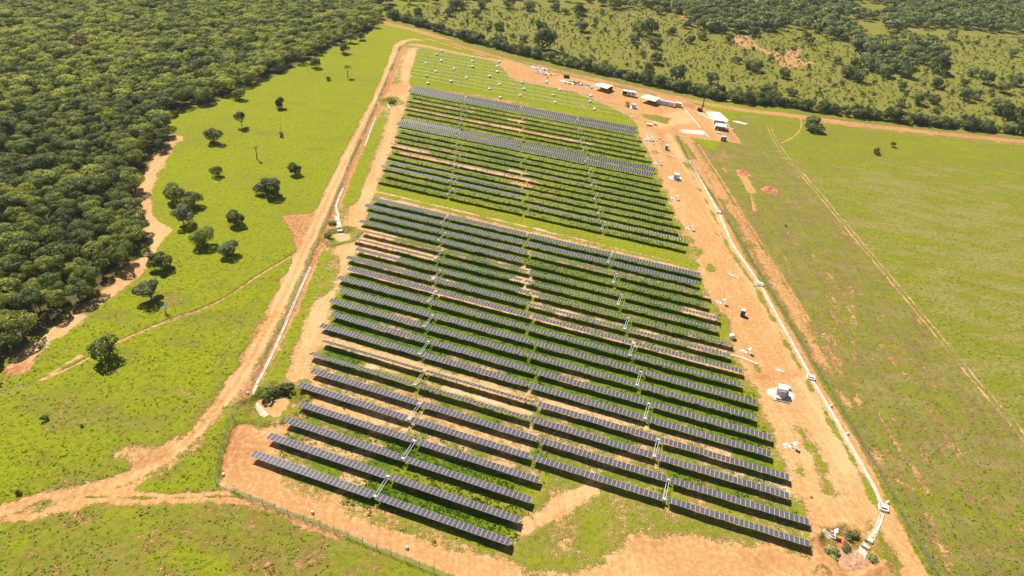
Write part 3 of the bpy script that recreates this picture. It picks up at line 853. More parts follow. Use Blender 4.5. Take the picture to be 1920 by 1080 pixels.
def side_word(s, n):
    return (['left table', 'right table'] if n == 2 else ['leftmost table', 'second table from left', 'third table from left', 'rightmost table'])[s]
for r_ in range(1, 43):
    nseg = 2 if r_ <= 4 else 4
    for s_ in range(nseg):
        c = W(row_u(r_) + SEG[s_] + TL / 2, row_v(r_))
        tl_ = TILT[r_][s_] + random.uniform(-1.2, 1.2)
        if r_ <= 22:
            lab = '%s of dark solar modules, %s row up from the south' % (side_word(s_, nseg), ordw(r_))
        else:
            lab = '%s of solar panels, %s row down in the upper block' % (side_word(s_, nseg), ordw(43 - r_))
        root = empty('solar_tracker', (c[0], c[1], 0), YAW, lab, 'solar panels', 'solar tracker tables standing in long parallel rows')
        if r_ <= 22:
            for q in range(29):
                obj('solar_module', ME_MODULE, root, ((q + .5) * MP - TL / 2, 0, AXZ + .12 + (q % 3) * .004), (R(-tl_), 0, 0))
        else:
            obj('panel_array', ME_ARRAY, root, (0, 0, AXZ + .12), (R(-tl_), 0, 0))
        obj('torque_tube', ME_TUBE, root, (0, 0, AXZ))
        for px_ in POSX:
            obj('post', ME_POST, root, (px_, 0, 0))
# linkages: a pair of pale rods joining the two rows of a pair across the gap
ml = MB()
for x_ in (-0.28, 0.28):
    ml.tube((x_, 0, 0), (x_, ROWP, 0), 0.06, n=6)
ME_ROD = ml.mesh('linkage_rods', [M_steel])
mg = MB(); mg.box((0, 0, 0), (0.5, .55, .5)); mg.box((0, 0, -1.0), (.2, .2, 1.6))
ME_GEAR = mg.mesh('gear_housing', [M_ltgrey])
for r_ in range(1, 43, 2):
    for s_, wd in ((0, 'left'), (2, 'right')):
        if r_ <= 4 and s_ == 2:
            continue
        c = W(row_u(r_) + SEG[s_] + TL + GA / 2, row_v(r_))
        nm = (ordw(r_) + ' and ' + ordw(r_ + 1) + ' rows from the south') if r_ <= 22 else (ordw(42 - r_) + ' and ' + ordw(43 - r_) + ' rows of the upper block, counted down')
        root = empty('drive_linkage', (c[0], c[1], 0), YAW, 'pale rods, %s gap, joining %s' % (wd, nm), 'linkage', 'pale drive linkages between paired rows')
        obj('linkage_rods', ME_ROD, root, (0, 0, AXZ - .25))
        obj('gear_housing', ME_GEAR, root, (0, 0, AXZ - .2))
        obj('gear_housing', ME_GEAR, root, (0, ROWP, AXZ - .2))

# bare torque tubes of the unfinished block
ends = [-53.5, -50, -57, -58, -72, -98, -132, -136, -139, -142]
for i in range(10):
    v_ = 334.09 + 18.4 + 6.28 * i
    u0 = -175.3 - 2.15 * i
    u1 = ends[i]
    c = W(u0, v_)
    root = empty('bare_tracker_row', (c[0], c[1], 0), YAW, 'bare pale torque tube without panels, %s one up in the top block' % ordw(i + 1), 'torque tube', 'unfinished tracker rows in the top block')
    m_ = MB(); m_.tube((0, 0, 1.2), (u1 - u0, 0, 1.2), 0.10, n=6)
    m_.build('torque_tube', M_white, root)
    nn = int((u1 - u0) / 6.3)
    m_ = MB(); m_.box((0, 0, .45), (.14, .14, 1.4))
    pm = m_.mesh('post', [M_steel])
    for q in range(nn + 1):
        obj('post', pm, root, (q * 6.3 + .3, 0, 0))

# white wrapped bundles
BUN = [(828.7, 94.3), (819, 101), (827.7, 113), (798.7, 117.7), (887, 105.7), (886, 114), (886, 124), (851.7, 128), (817, 133), (800, 141.7), (802.7, 155.7), (846, 151.7), (874.7, 145), (935.7, 115), (932, 123.7), (933, 134), (918, 142), (937, 157), (917.7, 165.7), (938, 181.7), (978.7, 154), (983, 166), (975.7, 177.7), (1025, 152.7), (1050, 167.7), (1038, 177), (1041, 190), (1107.7, 179), (1106, 189), (1115, 203)]
BUN.sort()
m_ = MB()
for q in (-.7, 0, .7):
    m_.box((q, 0, .03), (.16, 1.7, .14))
for q in (-.75, -.38, 0, .38, .75):
    m_.box((0, q, .13), (1.7, .22, .05))
ME_PAL = m_.mesh('pallet', [M_wood])
m_ = MB(); m_.lathe((0, 0, 0), [(.95, .16), (1.05, .5), (1.08, .85), (.98, 1.1), (.62, 1.28), (.2, 1.36)], 9)
ME_WRAP = m_.mesh('wrap', [M_tarp], True)
m_ = MB(); m_.lathe((0, 0, 0), [(.98, .1), (1.0, .42)], 9)
ME_STACK = m_.mesh('stack', [M_grey])
for i, (x_, y_) in enumerate(BUN):
    c = G(x_, y_ + .5, .6)
    root = empty('wrapped_pallet', (c[0], c[1], 0), random.uniform(0, 3), 'white wrapped pallet on grass among bare tubes, %s from the left' % ordw(i + 1), 'wrapped pallet', 'white wrapped pallets between bare tubes')
    sc_ = random.uniform(.74, .88)
    root.scale = (sc_, sc_, sc_ * random.uniform(.85, 1.1))
    obj('pallet', ME_PAL, root); obj('stack', ME_STACK, root); obj('wrap', ME_WRAP, root)

# ------------------------------------------------------------ drains
def channel(pts, wd, label, name='concrete_drain', world=False, z=0.0):
    p = smooth_line(pts if world else P(pts), 1)
    n = len(p)
    m_ = MB()
    tang = np.gradient(p, axis=0); tang /= np.linalg.norm(tang, axis=1)[:, None] + 1e-9
    nor = np.stack([-tang[:, 1], tang[:, 0]], 1)
    prof = [(-wd / 2 - .16, -.3, 0), (-wd / 2 - .16, .12, 0), (-wd / 2 + .02, .12, 0), (-wd / 2 + .12, .02, 1), (wd / 2 - .12, .02, 1), (wd / 2 - .02, .12, 0), (wd / 2 + .16, .12, 0), (wd / 2 + .16, -.3, 0)]
    vs = []
    for i in range(n):
        h = sample(HH, p[i]) + z + .04
        for (o_, zz, _) in prof:
            q = p[i] + nor[i] * o_ * (-1)
            vs.append((q[0], q[1], zz + h))
    m_.v = vs
    K = len(prof)
    for i in range(n - 1):
        for j in range(K - 1):
            m_.f.append([i * K + j, i * K + j + 1, (i + 1) * K + j + 1, (i + 1) * K + j][::-1]); m_.m.append(1 if (prof[j][2] and prof[j + 1][2]) else 0)
    o = m_.build(name, [M_conc, M_concd])
    return put(o, label, 'drain')
def dense(pts, st=6.0):
    p = P(pts); q = []
    for a, b_ in zip(p[:-1], p[1:]):
        L = np.linalg.norm(b_ - a); n = max(1, int(L / st))
        for i in range(n):
            q.append(a + (b_ - a) * i / n)
    q.append(p[-1]); return np.array(q)
channel(dense(EDR), 0.5, 'long pale concrete drain running down the east side of the site', world=True)
channel(dense([(582, 500), (560, 548), (521, 640), (497, 692), (481, 720), (475, 742)]), 0.4, 'pale concrete drain beside the west track, ending at the round grassy basin', world=True)
channel(dense([(643, 352), (633, 375), (629, 390), (636, 407)]), 0.4, 'short pale concrete drain entering the middle west basin', world=True)
channel(dense([(705, 217), (694, 246), (684, 275)]), 0.25, 'thin concrete drain beside the upper west track', world=True)
channel(dense([(1284, 206), (1303, 227), (1313, 240)]), 0.4, 'concrete drain crossing the orange construction yard', world=True)
channel(dense([(1318, 246), (1330, 258)]), 0.5, 'short concrete drain below the white gravel patch', world=True)
channel(dense([(1233, 285), (1250, 289), (1266, 295)]), 0.5, 'short pale cross drain below the teal toilet cabin', world=True)
channel(dense([(1278, 298), (1290, 301)]), 0.5, 'tiny concrete drain stub at the top of the long east drain', world=True)
channel(dense([(1454, 692), (1471, 698)]), 0.9, 'short white drain slab above the large transformer pad', world=True)
channel(dense([(1362, 513), (1386, 522)]), 0.6, 'thin pale drain east of the middle alley', world=True)
channel(dense([(1370, 666), (1390, 671), (1422, 683)]), 0.5, 'thin pale drain leaving the panel rows toward the site road', world=True)
channel(dense([(1655, 962), (1647, 985), (1638, 1000)]), 0.6, 'narrow drain falling south from the last catch basin', world=True)
channel(dense([(725, 196), (731, 203)]), 0.6, 'stub of pale concrete drain in the upper west basin', world=True)
# spillways: flat stepped aprons
def apron(pts, wd0, wd1, label):
    p = P(pts)
    a, b_ = p[0], p[-1]
    t_ = (b_ - a) / np.linalg.norm(b_ - a); nn = np.array([-t_[1], t_[0]])
    root = empty('spillway', (a[0], a[1], 0), 0, label, 'spillway')
    m_ = MB(); N = 7
    for i in range(N):
        q0 = a + (b_ - a) * i / N; q1 = a + (b_ - a) * (i + .93) / N
        w0 = wd0 + (wd1 - wd0) * i / N
        z_ = sample(HH, (q0 + q1) / 2) + .10
        quad = [q0 - nn * w0 / 2 - a, q1 - nn * w0 / 2 - a, q1 + nn * w0 / 2 - a, q0 + nn * w0 / 2 - a]
        m_.slab(quad, -1.6, z_)
    m_.build('step_slab', M_conc, root)
    m_ = MB()
    for s_ in (-1, 1):
        for i in range(N):
            q0 = a + (b_ - a) * i / N; q1 = a + (b_ - a) * (i + 1) / N
            w0 = (wd0 + (wd1 - wd0) * i / N) / 2
            quad = [q0 + nn * s_ * (w0 + .02) - a, q1 + nn * s_ * (w0 + .02) - a, q1 + nn * s_ * (w0 + .17) - a, q0 + nn * s_ * (w0 + .17) - a]
            m_.slab(quad, -1.6, sample(HH, (q0 + q1) / 2) + .2)
    m_.build('side_wall', M_conc, root)
apron([(478, 752), (497, 776)], 0.8, 1.6, 'pale stepped concrete spillway dropping into the round grassy basin')
apron([(631, 405), (640, 425), (639, 438)], 1.1, 1.8, 'white concrete spillway dropping into the middle west basin')
apron([(1644, 990), (1614, 1040)], 0.7, 1.7, 'pale concrete spillway dropping into the southeast pit')
def catch(px_, py_, s_, label):
    c = G(px_, py_)
    root = empty('catch_basin', (c[0], c[1], sample(HH, c)), YAW, label, 'catch basin')
    m_ = MB()
    m_.box((-s_ / 2, 0, .2), (.2, s_, .8)); m_.box((s_ / 2, 0, .2), (.2, s_, .8)); m_.box((0, -s_ / 2, .2), (s_ - .2, .2, .8)); m_.box((0, s_ / 2, .2), (s_ - .2, .2, .8))
    m_.build('wall', M_white, root)
    m_ = MB(); m_.box((0.1, 0.15, .62), (s_ * .8, s_ * .55, .08)); m_.build('cover', M_conc, root)
    return root
catch(1347, 399, 1.6, 'white catch basin topmost on the long east drain')
catch(1424, 534, 2.0, 'white catch basin midway down the long east drain')
catch(1520, 709, 1.9, 'white catch basin level with the large transformer')
catch(1656, 953, 1.8, 'white catch basin at the southern end of the east drain')

# ------------------------------------------------------------ fences
def fence(pts, st, label, h=2.1):
    p = dense(pts, st)
    root = empty('wire_fence', (p[0][0], p[0][1], 0), 0, label, 'fence')
    m_ = MB(); m_.tube((0, 0, -.3), (0, 0, h), .055, n=5); m_.tube((0, 0, h), (.25, .1, h + .3), .04, n=5)
    pm = m_.mesh('post', [M_conc])
    for q in p:
        obj('post', pm, root, (q[0] - p[0][0], q[1] - p[0][1], sample(HH, q)))
    m_ = MB()
    for a, b_ in zip(p[:-1], p[1:]):
        za, zb = sample(HH, a), sample(HH, b_)
        a2, b2 = a - p[0], b_ - p[0]
        for hh in (.15, .6, 1.05, 1.5, 1.95):
            m_.tube((a2[0], a2[1], za + hh), (b2[0], b2[1], zb + hh), .012, n=3)
        n2 = 12
        for i in range(n2):
            f0 = i / n2; f1 = (i + 1) / n2
            q0 = a2 + (b2 - a2) * f0; q1 = a2 + (b2 - a2) * f1
            m_.tube((q0[0], q0[1], za + .1), (q1[0], q1[1], za + 2.0), .008, n=3)
            m_.tube((q0[0], q0[1], za + 2.0), (q1[0], q1[1], za + .1), .008, n=3)
    m_.build('wire_mesh', M_wire, root)
fence(FEN_E[:-1], 5.0, 'tall wire fence along the east edge of the site')
fence([(438, 788)] + FEN_W[::-1][1:] + FEN_S[1:], 3.0, 'wire fence wrapping the southwest corner above dark grass')
fence([(x - 6, y - 1) for x, y in WDITCH[2:]], 6.0, 'wire fence beside the red ditch along the west track')
fence([(1281, 198), (1290, 200), (1302, 203)], 1.2, 'short row of thin gate posts beside the drilling rig')
m_ = MB(); m_.box((0, 0, .25), (.55, .55, .7), top=.8); m_.box((0, 0, .64), (.3, .3, .1))
ME_MARK = m_.mesh('marker_block', [M_white])
for (x_, y_, lab) in [(419, 890, 'small white marker block on orange soil at the southwest corner'), (586, 962, 'small white marker block left along the southern fence'), (763, 1028, 'small white marker block right along the southern fence'),
                      (465, 738, 'small white marker block at the foot of the west ditch'), (1589, 814, 'small white marker block by the east fence, level with stand seven'), (1558, 762, 'small white marker block upper one by the east fence'), (1664, 943, 'small white marker block beside the last catch basin')]:
    c = G(x_, y_); put(obj('marker_block', ME_MARK, None, (c[0], c[1], sample(HH, c))), lab.replace('level with stand seven', 'middle one of three'), 'marker block')

# ------------------------------------------------------------ electrical cabinets
def transformer(px_, py_, s_, rz, label):
    c = G(px_, py_)
    root = empty('transformer_cabinet', (c[0], c[1], 0), rz, label, 'transformer')
    root.scale = (s_, s_, s_)
    m_ = MB(); m_.box((0, -.2, .05), (3.8, 4.0, .3)); m_.build('base_slab', M_conc, root)
    m_ = MB(); m_.box((-.1, 0, 1.2), (1.5, 2.5, 2.0)); m_.build('cabinet', M_grey, root)
    m_ = MB(); m_.box((0, .45, 2.34), (2.2, 2.1, .2), top=.94); m_.box((0, .45, 2.22), (1.9, 1.9, .06)); m_.build('roof_cap', M_white, root)
    m_ = MB()
    for q in range(7):
        m_.box((-.98, -.7 + q * .24, 1.05), (.26, .05, 1.4))
    m_.build('radiator', M_ltgrey, root)
    m_ = MB()
    for q in range(2):
        m_.box((-.47 + q * .74, -1.265, 1.2), (.66, .03, 1.8))
    dd = m_.build('door', M_ltgrey, root)
    m_ = MB(); m_.box((-.1, -1.3, 1.25), (.05, .05, .3)); m_.build('handle', M_dark, dd)
    m_ = MB(); m_.box((1.15, .2, .8), (.5, 1.2, 1.2)); m_.box((1.15, .2, 1.42), (.6, 1.3, .06)); m_.build('switch_box', M_ltgrey, root)
    return root
transformer(1464, 742, 1.12, R(-12), 'large grey transformer cabinet with white cap on its pale pad beside the site road')
transformer(1267, 336, 1.0, R(-12), 'grey transformer cabinet on a white pad beside the upper site road')
transformer(1188, 203, .95, R(-12), 'small distant grey transformer cabinet near the cream shelters')
def plainbox(name, px_, py_, dims, mat, label, cat, rz=YAW, parts=None):
    c = G(px_, py_)
    root = empty(name, (c[0], c[1], sample(HH, c)), rz, label, cat)
    return root
for (x_, y_, lab) in [(1475, 729, 'low white box on the east side of the large transformer pad'), (1459, 748, 'low white box in front of the large transformer')]:
    r0 = plainbox('cable_box', x_, y_, None, None, lab, 'cable box', R(-12))
    m_ = MB(); m_.box((0, 0, .35), (1.5, .9, .75)); m_.build('body', M_ltgrey, r0)
    m_ = MB(); m_.box((0, 0, .77), (1.62, 1.02, .07), top=.97); m_.build('lid', M_white, r0)
# small inverter stands: tilted white panel on a post, with a control box
for i, (x_, y_) in enumerate(STANDS):
    lab = 'small white tilted inverter stand on pale concrete, %s down along the site road' % ordw(i + 1)
    r0 = plainbox('inverter_stand', x_, y_ + 1, None, None, lab, 'inverter stand', R(-25))
    r0['group'] = 'small white inverter stands beside the site road'
    m_ = MB(); m_.box((-.9, 0, .06), (3.0, 1.3, .16)); m_.build('slab', M_conc, r0)
    m_ = MB(); m_.tube((0, 0, 0), (0, 0, 1.5), .06, n=6); m_.tube((-.35, 0, 0), (-.35, 0, .9), .05, n=6); m_.build('post', M_steel, r0)
    m_ = MB(); m_.box((-.55, 0, 1.0), (.5, .3, .5)); m_.build('control_box', M_ltgrey, r0)
    pn = MB(); pn.box((0, 0, 0), (1.0, 1.1, .05)); o = pn.build('canopy', M_white, r0, (.1, 0, 1.75)); o.rotation_euler = (R(8), R(-55), 0)
    m_ = MB(); m_.box((-1.6, .1, .22), (.9, .35, .2)); m_.build('cable_cover', M_white, r0)

# toilets
def toilet(px_, py_, mat, label, s_=1.0):
    r0 = plainbox('portable_toilet', px_, py_, None, None, label, 'portable toilet', R(-14))
    m_ = MB(); m_.box((0, 0, 1.1), (1.15 * s_, 1.15 * s_, 2.15)); m_.build('cabin', mat, r0)
    m_ = MB(); m_.box((0, 0, 2.26), (1.22 * s_, 1.22 * s_, .18), top=.75); m_.build('roof', M_white, r0)
    m_ = MB(); m_.box((0, -.6 * s_, 1.05), (.7, .04, 1.85)); d_ = m_.build('door', mat, r0)
    m_ = MB(); m_.box((.25, -.63 * s_, 1.05), (.08, .04, .2)); m_.build('handle', M_white, d_)
    m_ = MB(); m_.tube((.4, .4, 2.2), (.4, .4, 2.7), .05, n=6); m_.build('vent_pipe', M_white, r0)
toilet(1391.5, 592, M_blue, 'dark blue portable toilet with white roof on the site road', 1.1)
toilet(1249.5, 280.5, M_teal, 'teal portable toilet cabin with white roof beside the upper site road', 1.1)
toilet(1353.5, 263.5, M_slate, 'slate blue portable toilet by the white tents, left of two')
toilet(1358.8, 264, M_slate, 'slate blue portable toilet by the white tents, right of two')
# white water tank
c = G(1372, 634)
r0 = empty('water_tank', (c[0], c[1], 0), 0, 'white round water tank on bare soil near the row ends', 'water tank')
m_ = MB(); m_.lathe((0, 0, 0), [(.75, -.1), (.85, .3), (.9, 1.1), (.8, 1.35), (.4, 1.55), (.25, 1.6)], 14); m_.build('tank_body', M_white, r0, smooth=True)
m_ = MB(); m_.lathe((0, 0, 0), [(.27, 1.56), (.27, 1.68), (.1, 1.7)], 10); m_.build('lid', M_ltgrey, r0)
for (x_, y_, lab, s_) in [(1217, 235.5, 'white lidded crate at the grass tip above the panels, larger of two', 1.0), (1228.5, 234.5, 'small white lidded crate at the grass tip above the panels', .6)]:
    r0 = plainbox('white_crate', x_, y_, None, None, lab, 'crate')
    m_ = MB(); m_.box((0, 0, .45), (2.4 * s_, 1.4 * s_, .9)); m_.build('body', M_ltgrey, r0)
    m_ = MB(); m_.box((0, 0, .95), (2.6 * s_, 1.6 * s_, .14), top=.9); m_.build('lid', M_white, r0)

# ------------------------------------------------------------ yard buildings
def shelter(corners, z, label):
    q = [G(x_, y_, z) for x_, y_ in corners]
    c = sum(q) / 4
    root = empty('open_shelter', (c[0], c[1], 0), 0, label, 'shelter')
    q = [p - c for p in q]
    m_ = MB()
    ridge0 = (q[0] + q[3]) / 2; ridge1 = (q[1] + q[2]) / 2
    vs = [(*q[0], z), (*q[1], z), (*q[2], z), (*q[3], z), (*ridge0, z + .35), (*ridge1, z + .35)]
    vs += [(v[0], v[1], v[2] - .08) for v in vs]
    fs = [[3, 2, 5, 4], [4, 5, 1, 0], [9, 10, 11, 8][::-1], [10, 6, 7, 11][::-1], [0, 1, 7, 6], [1, 5, 11, 7], [5, 2, 8, 11], [2, 3, 9, 8], [3, 4, 10, 9], [4, 0, 6, 10]]
    m_.add(vs, fs)
    m_.build('roof', M_roof, root)
    pm = MB(); pm.box((0, 0, z / 2 - .15), (.14, .14, z + .1)); pm = pm.mesh('post', [M_wood])
    for a, b_ in ((q[0], q[1]), (q[3], q[2])):
        for f_ in (.04, .5, .96):
            p_ = (a + (b_ - a) * f_) * .95
            obj('post', pm, root, (p_[0], p_[1], 0))
    m_ = MB()
    e0, e1 = q[0] * .9, q[1] * .9
    m_.slab([e0, e1, e1 * .97, e0 * .97], 0, z * .75); m_.build('back_wall', M_wood, root)
    d_ = (q[1] - q[0]); ang = math.atan2(d_[1], d_[0])
    m_ = MB(); m_.box((0, 0, .72), (3.0, .9, .08), rz=ang); 
    for s1 in (-1.2, 1.2):
        m_.box((s1 * math.cos(ang), s1 * math.sin(ang), .35), (.1, .7, .7), rz=ang)
    put(obj('work_table', m_.mesh('work_table', [M_wood]), None, (c[0], c[1], 0)), 'wooden table in the shade of the ' + label.replace(' with open sides', ''), 'table')
    return root
shelter([(1126, 155), (1151, 160.5), (1138.5, 166.5), (1113.5, 159.5)], 2.6, 'cream roofed shelter with open sides, left of two in the yard')
shelter([(1214, 177), (1240, 184.5), (1228, 190.5), (1200, 182.5)], 2.6, 'cream roofed shelter with open sides, right of two in the yard')
# white cabin trailer
c = G(1181, 180); r0 = empty('site_cabin', (c[0], c[1], 0), R(-20), 'white box cabin on wheels between the two cream shelters', 'cabin')
m_ = MB(); m_.box((.8, 0, 1.65), (4.6, 2.5, 2.3)); m_.build('body', M_white, r0)
m_ = MB(); m_.box((.8, 0, 2.85), (4.8, 2.7, .12)); m_.build('roof', M_white, r0)
m_ = MB(); m_.box((-3.0, -.2, 2.65), (2.9, 2.6, .08)); m_.build('awning', M_white, r0)
m_ = MB(); m_.box((-3.0, .9, 1.3), (2.6, .1, 2.4)); m_.box((-4.2, 0, 1.3), (.1, 1.8, 2.4)); m_.build('awning_wall', M_dark, r0)
m_ = MB(); m_.box((-.4, -1.27, 1.5), (.8, .05, 1.9)); m_.build('door', M_grey, r0)
m_ = MB(); m_.box((1.8, -1.27, 1.9), (1.0, .05, .8)); m_.build('window', M_dark, r0)
for x_ in (-.8, 2.3):
    m_ = MB(); m_.tube((x_, -1.2, .35), (x_, -.9, .35), .38, n=12); m_.build('wheel', M_dark, r0)
# white corrugated store and small container
c = G(1247, 197); r0 = empty('sheet_store', (c[0], c[1], 0), R(-22), 'long white corrugated sheet store right of the cream shelters', 'store shed')
m_ = MB()
for i in range(24):
    m_.box((-4.6 + i * .4, -.9, 1.15), (.22, .12, 2.3))
m_.box((0, -.82, 1.15), (9.6, .06, 2.3)); m_.box((0, .9, 1.15), (9.6, .06, 2.3)); m_.box((-4.8, .04, 1.15), (.06, 1.66, 2.3)); m_.box((4.8, .04, 1.15), (.06, 1.66, 2.3))
m_.build('wall', M_white, r0)
m_ = MB(); m_.box((0, 0, 2.36), (9.8, 2.1, .08)); m_.build('roof', M_ltgrey, r0)
m_ = MB(); m_.box((1.0, -.99, 1.0), (.9, .05, 1.9)); m_.build('door', M_ltgrey, r0)
c = G(1271, 200); r0 = empty('small_container', (c[0], c[1], 0), R(-14), 'small pale grey container at the right end of the yard buildings', 'container')
m_ = MB(); m_.box((0, 0, 1.1), (3.2, 2.1, 2.2))
for i in range(7):
    m_.box((-1.35 + i * .45, -1.09, 1.1), (.18, .07, 2.0))
m_.build('body', M_ltgrey, r0)
m_ = MB(); m_.box((1.63, 0, 1.1), (.05, 1.7, 1.9)); m_.build('door', M_grey, r0)
m_ = MB(); m_.box((0, 0, 2.24), (3.3, 2.2, .09)); m_.build('roof', M_white, r0)
# white tents
for (x_, y_, lab) in [(1348, 231, 'white peaked tent at the yard, rear of two'), (1350, 242, 'white peaked tent with dark open front, nearer of two')]:
    c = G(x_, y_); r0 = empty('white_tent', (c[0], c[1], 0), R(-10), lab, 'tent')
    m_ = MB(); hx, hy, z_ = 2.9, 2.5, 2.2
    vs = [(-hx, -hy, z_), (hx, -hy, z_), (hx, hy, z_), (-hx, hy, z_), (-hx, 0, z_ + .9), (hx, 0, z_ + .9)]
    m_.add(vs + [(v[0], v[1], v[2] - .06) for v in vs], [[0, 1, 5, 4], [4, 5, 2, 3], [6, 10, 11, 7], [10, 9, 8, 11], [0, 6, 7, 1], [1, 7, 11, 5], [5, 11, 8, 2], [2, 8, 9, 3], [3, 9, 10, 4], [4, 10, 6, 0]])
    m_.build('canopy', M_white, r0)
    m_ = MB(); m_.box((0, hy - .1, 1.08), (5.6, .06, 2.15)); m_.box((-hx + .1, .1, 1.08), (.06, 4.4, 2.15)); m_.build('side_sheet', M_tarp, r0)
    m_ = MB(); m_.tube((0, 0, 0), (0, 0, 2.16), .06, n=6); pm = m_.mesh('pole', [M_steel])
    for a in (-1, 1):
        for b_ in (-1, 1):
            obj('pole', pm, r0, (a * 2.75, b_ * 2.35, 0))
c = G(1347, 250); r0 = empty('trestle_table', (c[0], c[1], 0), R(-10), 'small grey work table in front of the nearer white tent', 'table')
m_ = MB(); m_.box((0, 0, .8), (1.9, .9, .06)); m_.build('tabletop', M_ltgrey, r0)
m_ = MB(); m_.box((0, 0, .38), (.06, .7, .78)); pm = m_.mesh('leg', [M_grey])
obj('leg', pm, r0, (-.8, 0, 0)); obj('leg', pm, r0, (.8, 0, 0))
# drilling rig
c = G(1312, 208); r0 = empty('pile_driver', (c[0], c[1], 0), R(15), 'dark red pile driving rig with tall mast in the yard', 'pile driver')
m_ = MB()
for s_ in (-.8, .8):
    m_.box((0, s_, .35), (2.9, .45, .7), top=.86)
m_.build('track', M_dark, r0)
m_ = MB(); m_.box((-.2, 0, 1.05), (2.2, 1.6, .7)); m_.box((-.7, 0, 1.6), (1.0, 1.2, .5)); m_.build('body', M_rust, r0)
m_ = MB(); m_.box((1.15, 0, 4.6), (.38, .38, 9.0)); m_.box((1.15, 0, 9.2), (.7, .5, .3)); m_.tube((.2, .3, 1.4), (1.1, .1, 4.2), .08, n=6); m_.build('mast', M_dark, r0)
m_ = MB(); m_.box((1.4, 0, 2.6), (.5, .5, 1.3)); m_.build('hammer', M_rust, r0)
# lamp pole
c = G(1359, 219); r0 = empty('lamp_pole', (c[0], c[1], 0), 0, 'tall pale pole with lamp head behind the white tents', 'lamp pole')
m_ = MB(); m_.tube((0, 0, -.2), (0, 0, 9.0), .14, .09, 8); m_.build('pole', M_ltgrey, r0)
m_ = MB(); m_.box((-.3, 0, 9.05), (1.6, .45, .25)); m_.build('lamp_head', M_white, r0)
# skip, pipes, debris
c = G(1062, 146); r0 = empty('waste_skip', (c[0], c[1], 0), YAW, 'small black waste skip beside the north road', 'skip')
m_ = MB()
for (cx, cy, dx, dy) in ((0, -.9, 3.0, .1), (0, .9, 3.0, .1), (-1.5, 0, .1, 1.7), (1.5, 0, .1, 1.7)):
    m_.box((cx, cy, .75), (dx, dy, 1.4))
m_.box((0, 0, .12), (2.9, 1.7, .1)); m_.build('bin', M_dark, r0)
m_ = MB(); m_.box((.3, 0, .95), (1.6, 1.3, .5), top=.6); m_.build('rubbish', M_wood, r0)
a, b_ = G(1049, 152.5), G(1075, 159.5)
r0 = empty('pipe_stack', (a[0], a[1], 0), math.atan2(b_[1] - a[1], b_[0] - a[0]), 'long stack of white tubes on orange soil left of the shelters', 'pipe stack')
L = float(np.linalg.norm(b_ - a))
m_ = MB(); m_.tube((0, 0, 0), (L, 0, 0), .12, n=7); pm = m_.mesh('pipe', [M_white])
for j in range(3):
    for i in range(6 - j):
        obj('pipe', pm, r0, (random.uniform(-.3, .3), i * .26 + j * .13, .14 + j * .22))
def debris(px_, py_, dx, dy, n, mats, label, name, szs=(.4, 1.6), rz=YAW):
    c = G(px_, py_)
    rr = random.Random(int(px_))
    m_ = MB()
    for _ in range(n):
        s_ = rr.uniform(*szs)
        m_.box((rr.gauss(0, dx), rr.gauss(0, dy), rr.uniform(.1, .4)), (s_, s_ * rr.uniform(.3, .9), rr.uniform(.1, .5)), rr.uniform(0, 3.1), rr.randrange(len(mats)), top=rr.uniform(.6, 1))
    o = m_.build(name, mats, None, (c[0], c[1], 0), rz)
    return put(o, label, 'debris', kind='stuff')
debris(1012, 129, 4.0, 1.4, 60, [M_white, M_palesoil, M_tarp], 'scatter of white packaging debris on the orange soil, left part', 'packaging_debris')
debris(1024, 139, 3.4, 1.2, 50, [M_white, M_palesoil, M_tarp], 'scatter of white packaging debris on the orange soil, right part', 'packaging_debris')
debris(1088, 158, 5.0, 1.6, 110, [M_dark, M_grey, M_white, M_wood], 'dark heap of mixed scrap steel left of the first shelter', 'scrap_heap', (.3, 1.4))
debris(1112, 162, 2.5, 1.2, 24, [M_conc, M_white], 'pale rubble beside the left shelter', 'rubble', (.4, 1.3))
debris(1220, 263, 3.0, 2.4, 34, [M_white, M_tarp, M_grey], 'white rubbish scattered beside the topmost inverter stand', 'rubbish', (.4, 1.2))
debris(1182, 219, 1.6, 1.0, 14, [M_white, M_tarp], 'few pale scraps below the yard bush', 'scraps', (.3, .9))
debris(1353, 240, 2.2, 4.0, 26, [M_white, M_ltgrey, M_wood], 'pale site materials around the white tents', 'site_materials', (.3, 1.0))
# soil heaps
def heap(px_, py_, r_, h_, mat, label, ell=1.0):
    c = G(px_, py_)
    n, mrings = 28, 10
    vs, fs = [(0, 0, h_)], []
    for j in range(1, mrings + 1):
        for i in range(n):
            t_ = 2 * math.pi * i / n
            q = j / mrings
            rr = r_ * q * (1 + .18 * math.sin(3 * t_ + px_) + .08 * math.sin(7 * t_))
            z_ = h_ * (1 - q) ** 1.1 * (1 + .25 * math.sin(5 * t_ + j)) - .15 * (j == mrings)
            vs.append((rr * math.cos(t_) * ell, rr * math.sin(t_), z_ + random.uniform(-.06, .06)))
    for i in range(n):
        fs.append([0, 1 + i, 1 + (i + 1) % n])
    for j in range(mrings - 1):
        for i in range(n):
            a = 1 + j * n
            fs.append([a + i, a + n + i, a + n + (i + 1) % n, a + (i + 1) % n])
    me = make_mesh('soil_heap', vs, fs, [mat], smooth=True)
    return put(obj('soil_heap', me, None, (c[0], c[1], sample(HH, c) - .05)), label, 'soil heap')
heap(1443, 356, 3.6, 1.3, M_redsoil, 'bright red soil heap in the east field')
heap(1393, 322, 2.6, 1.0, M_redsoil, 'dark red spoil around the small pit in the east field')
heap(1603, 1062, 6.0, .7, M_palesoil, 'broad low pinkish rubble heap inside the southeast pit', 1.3)
heap(1585, 1012, 1.8, .7, M_redsoil, 'small dark red soil heap at the edge of the southeast pit')

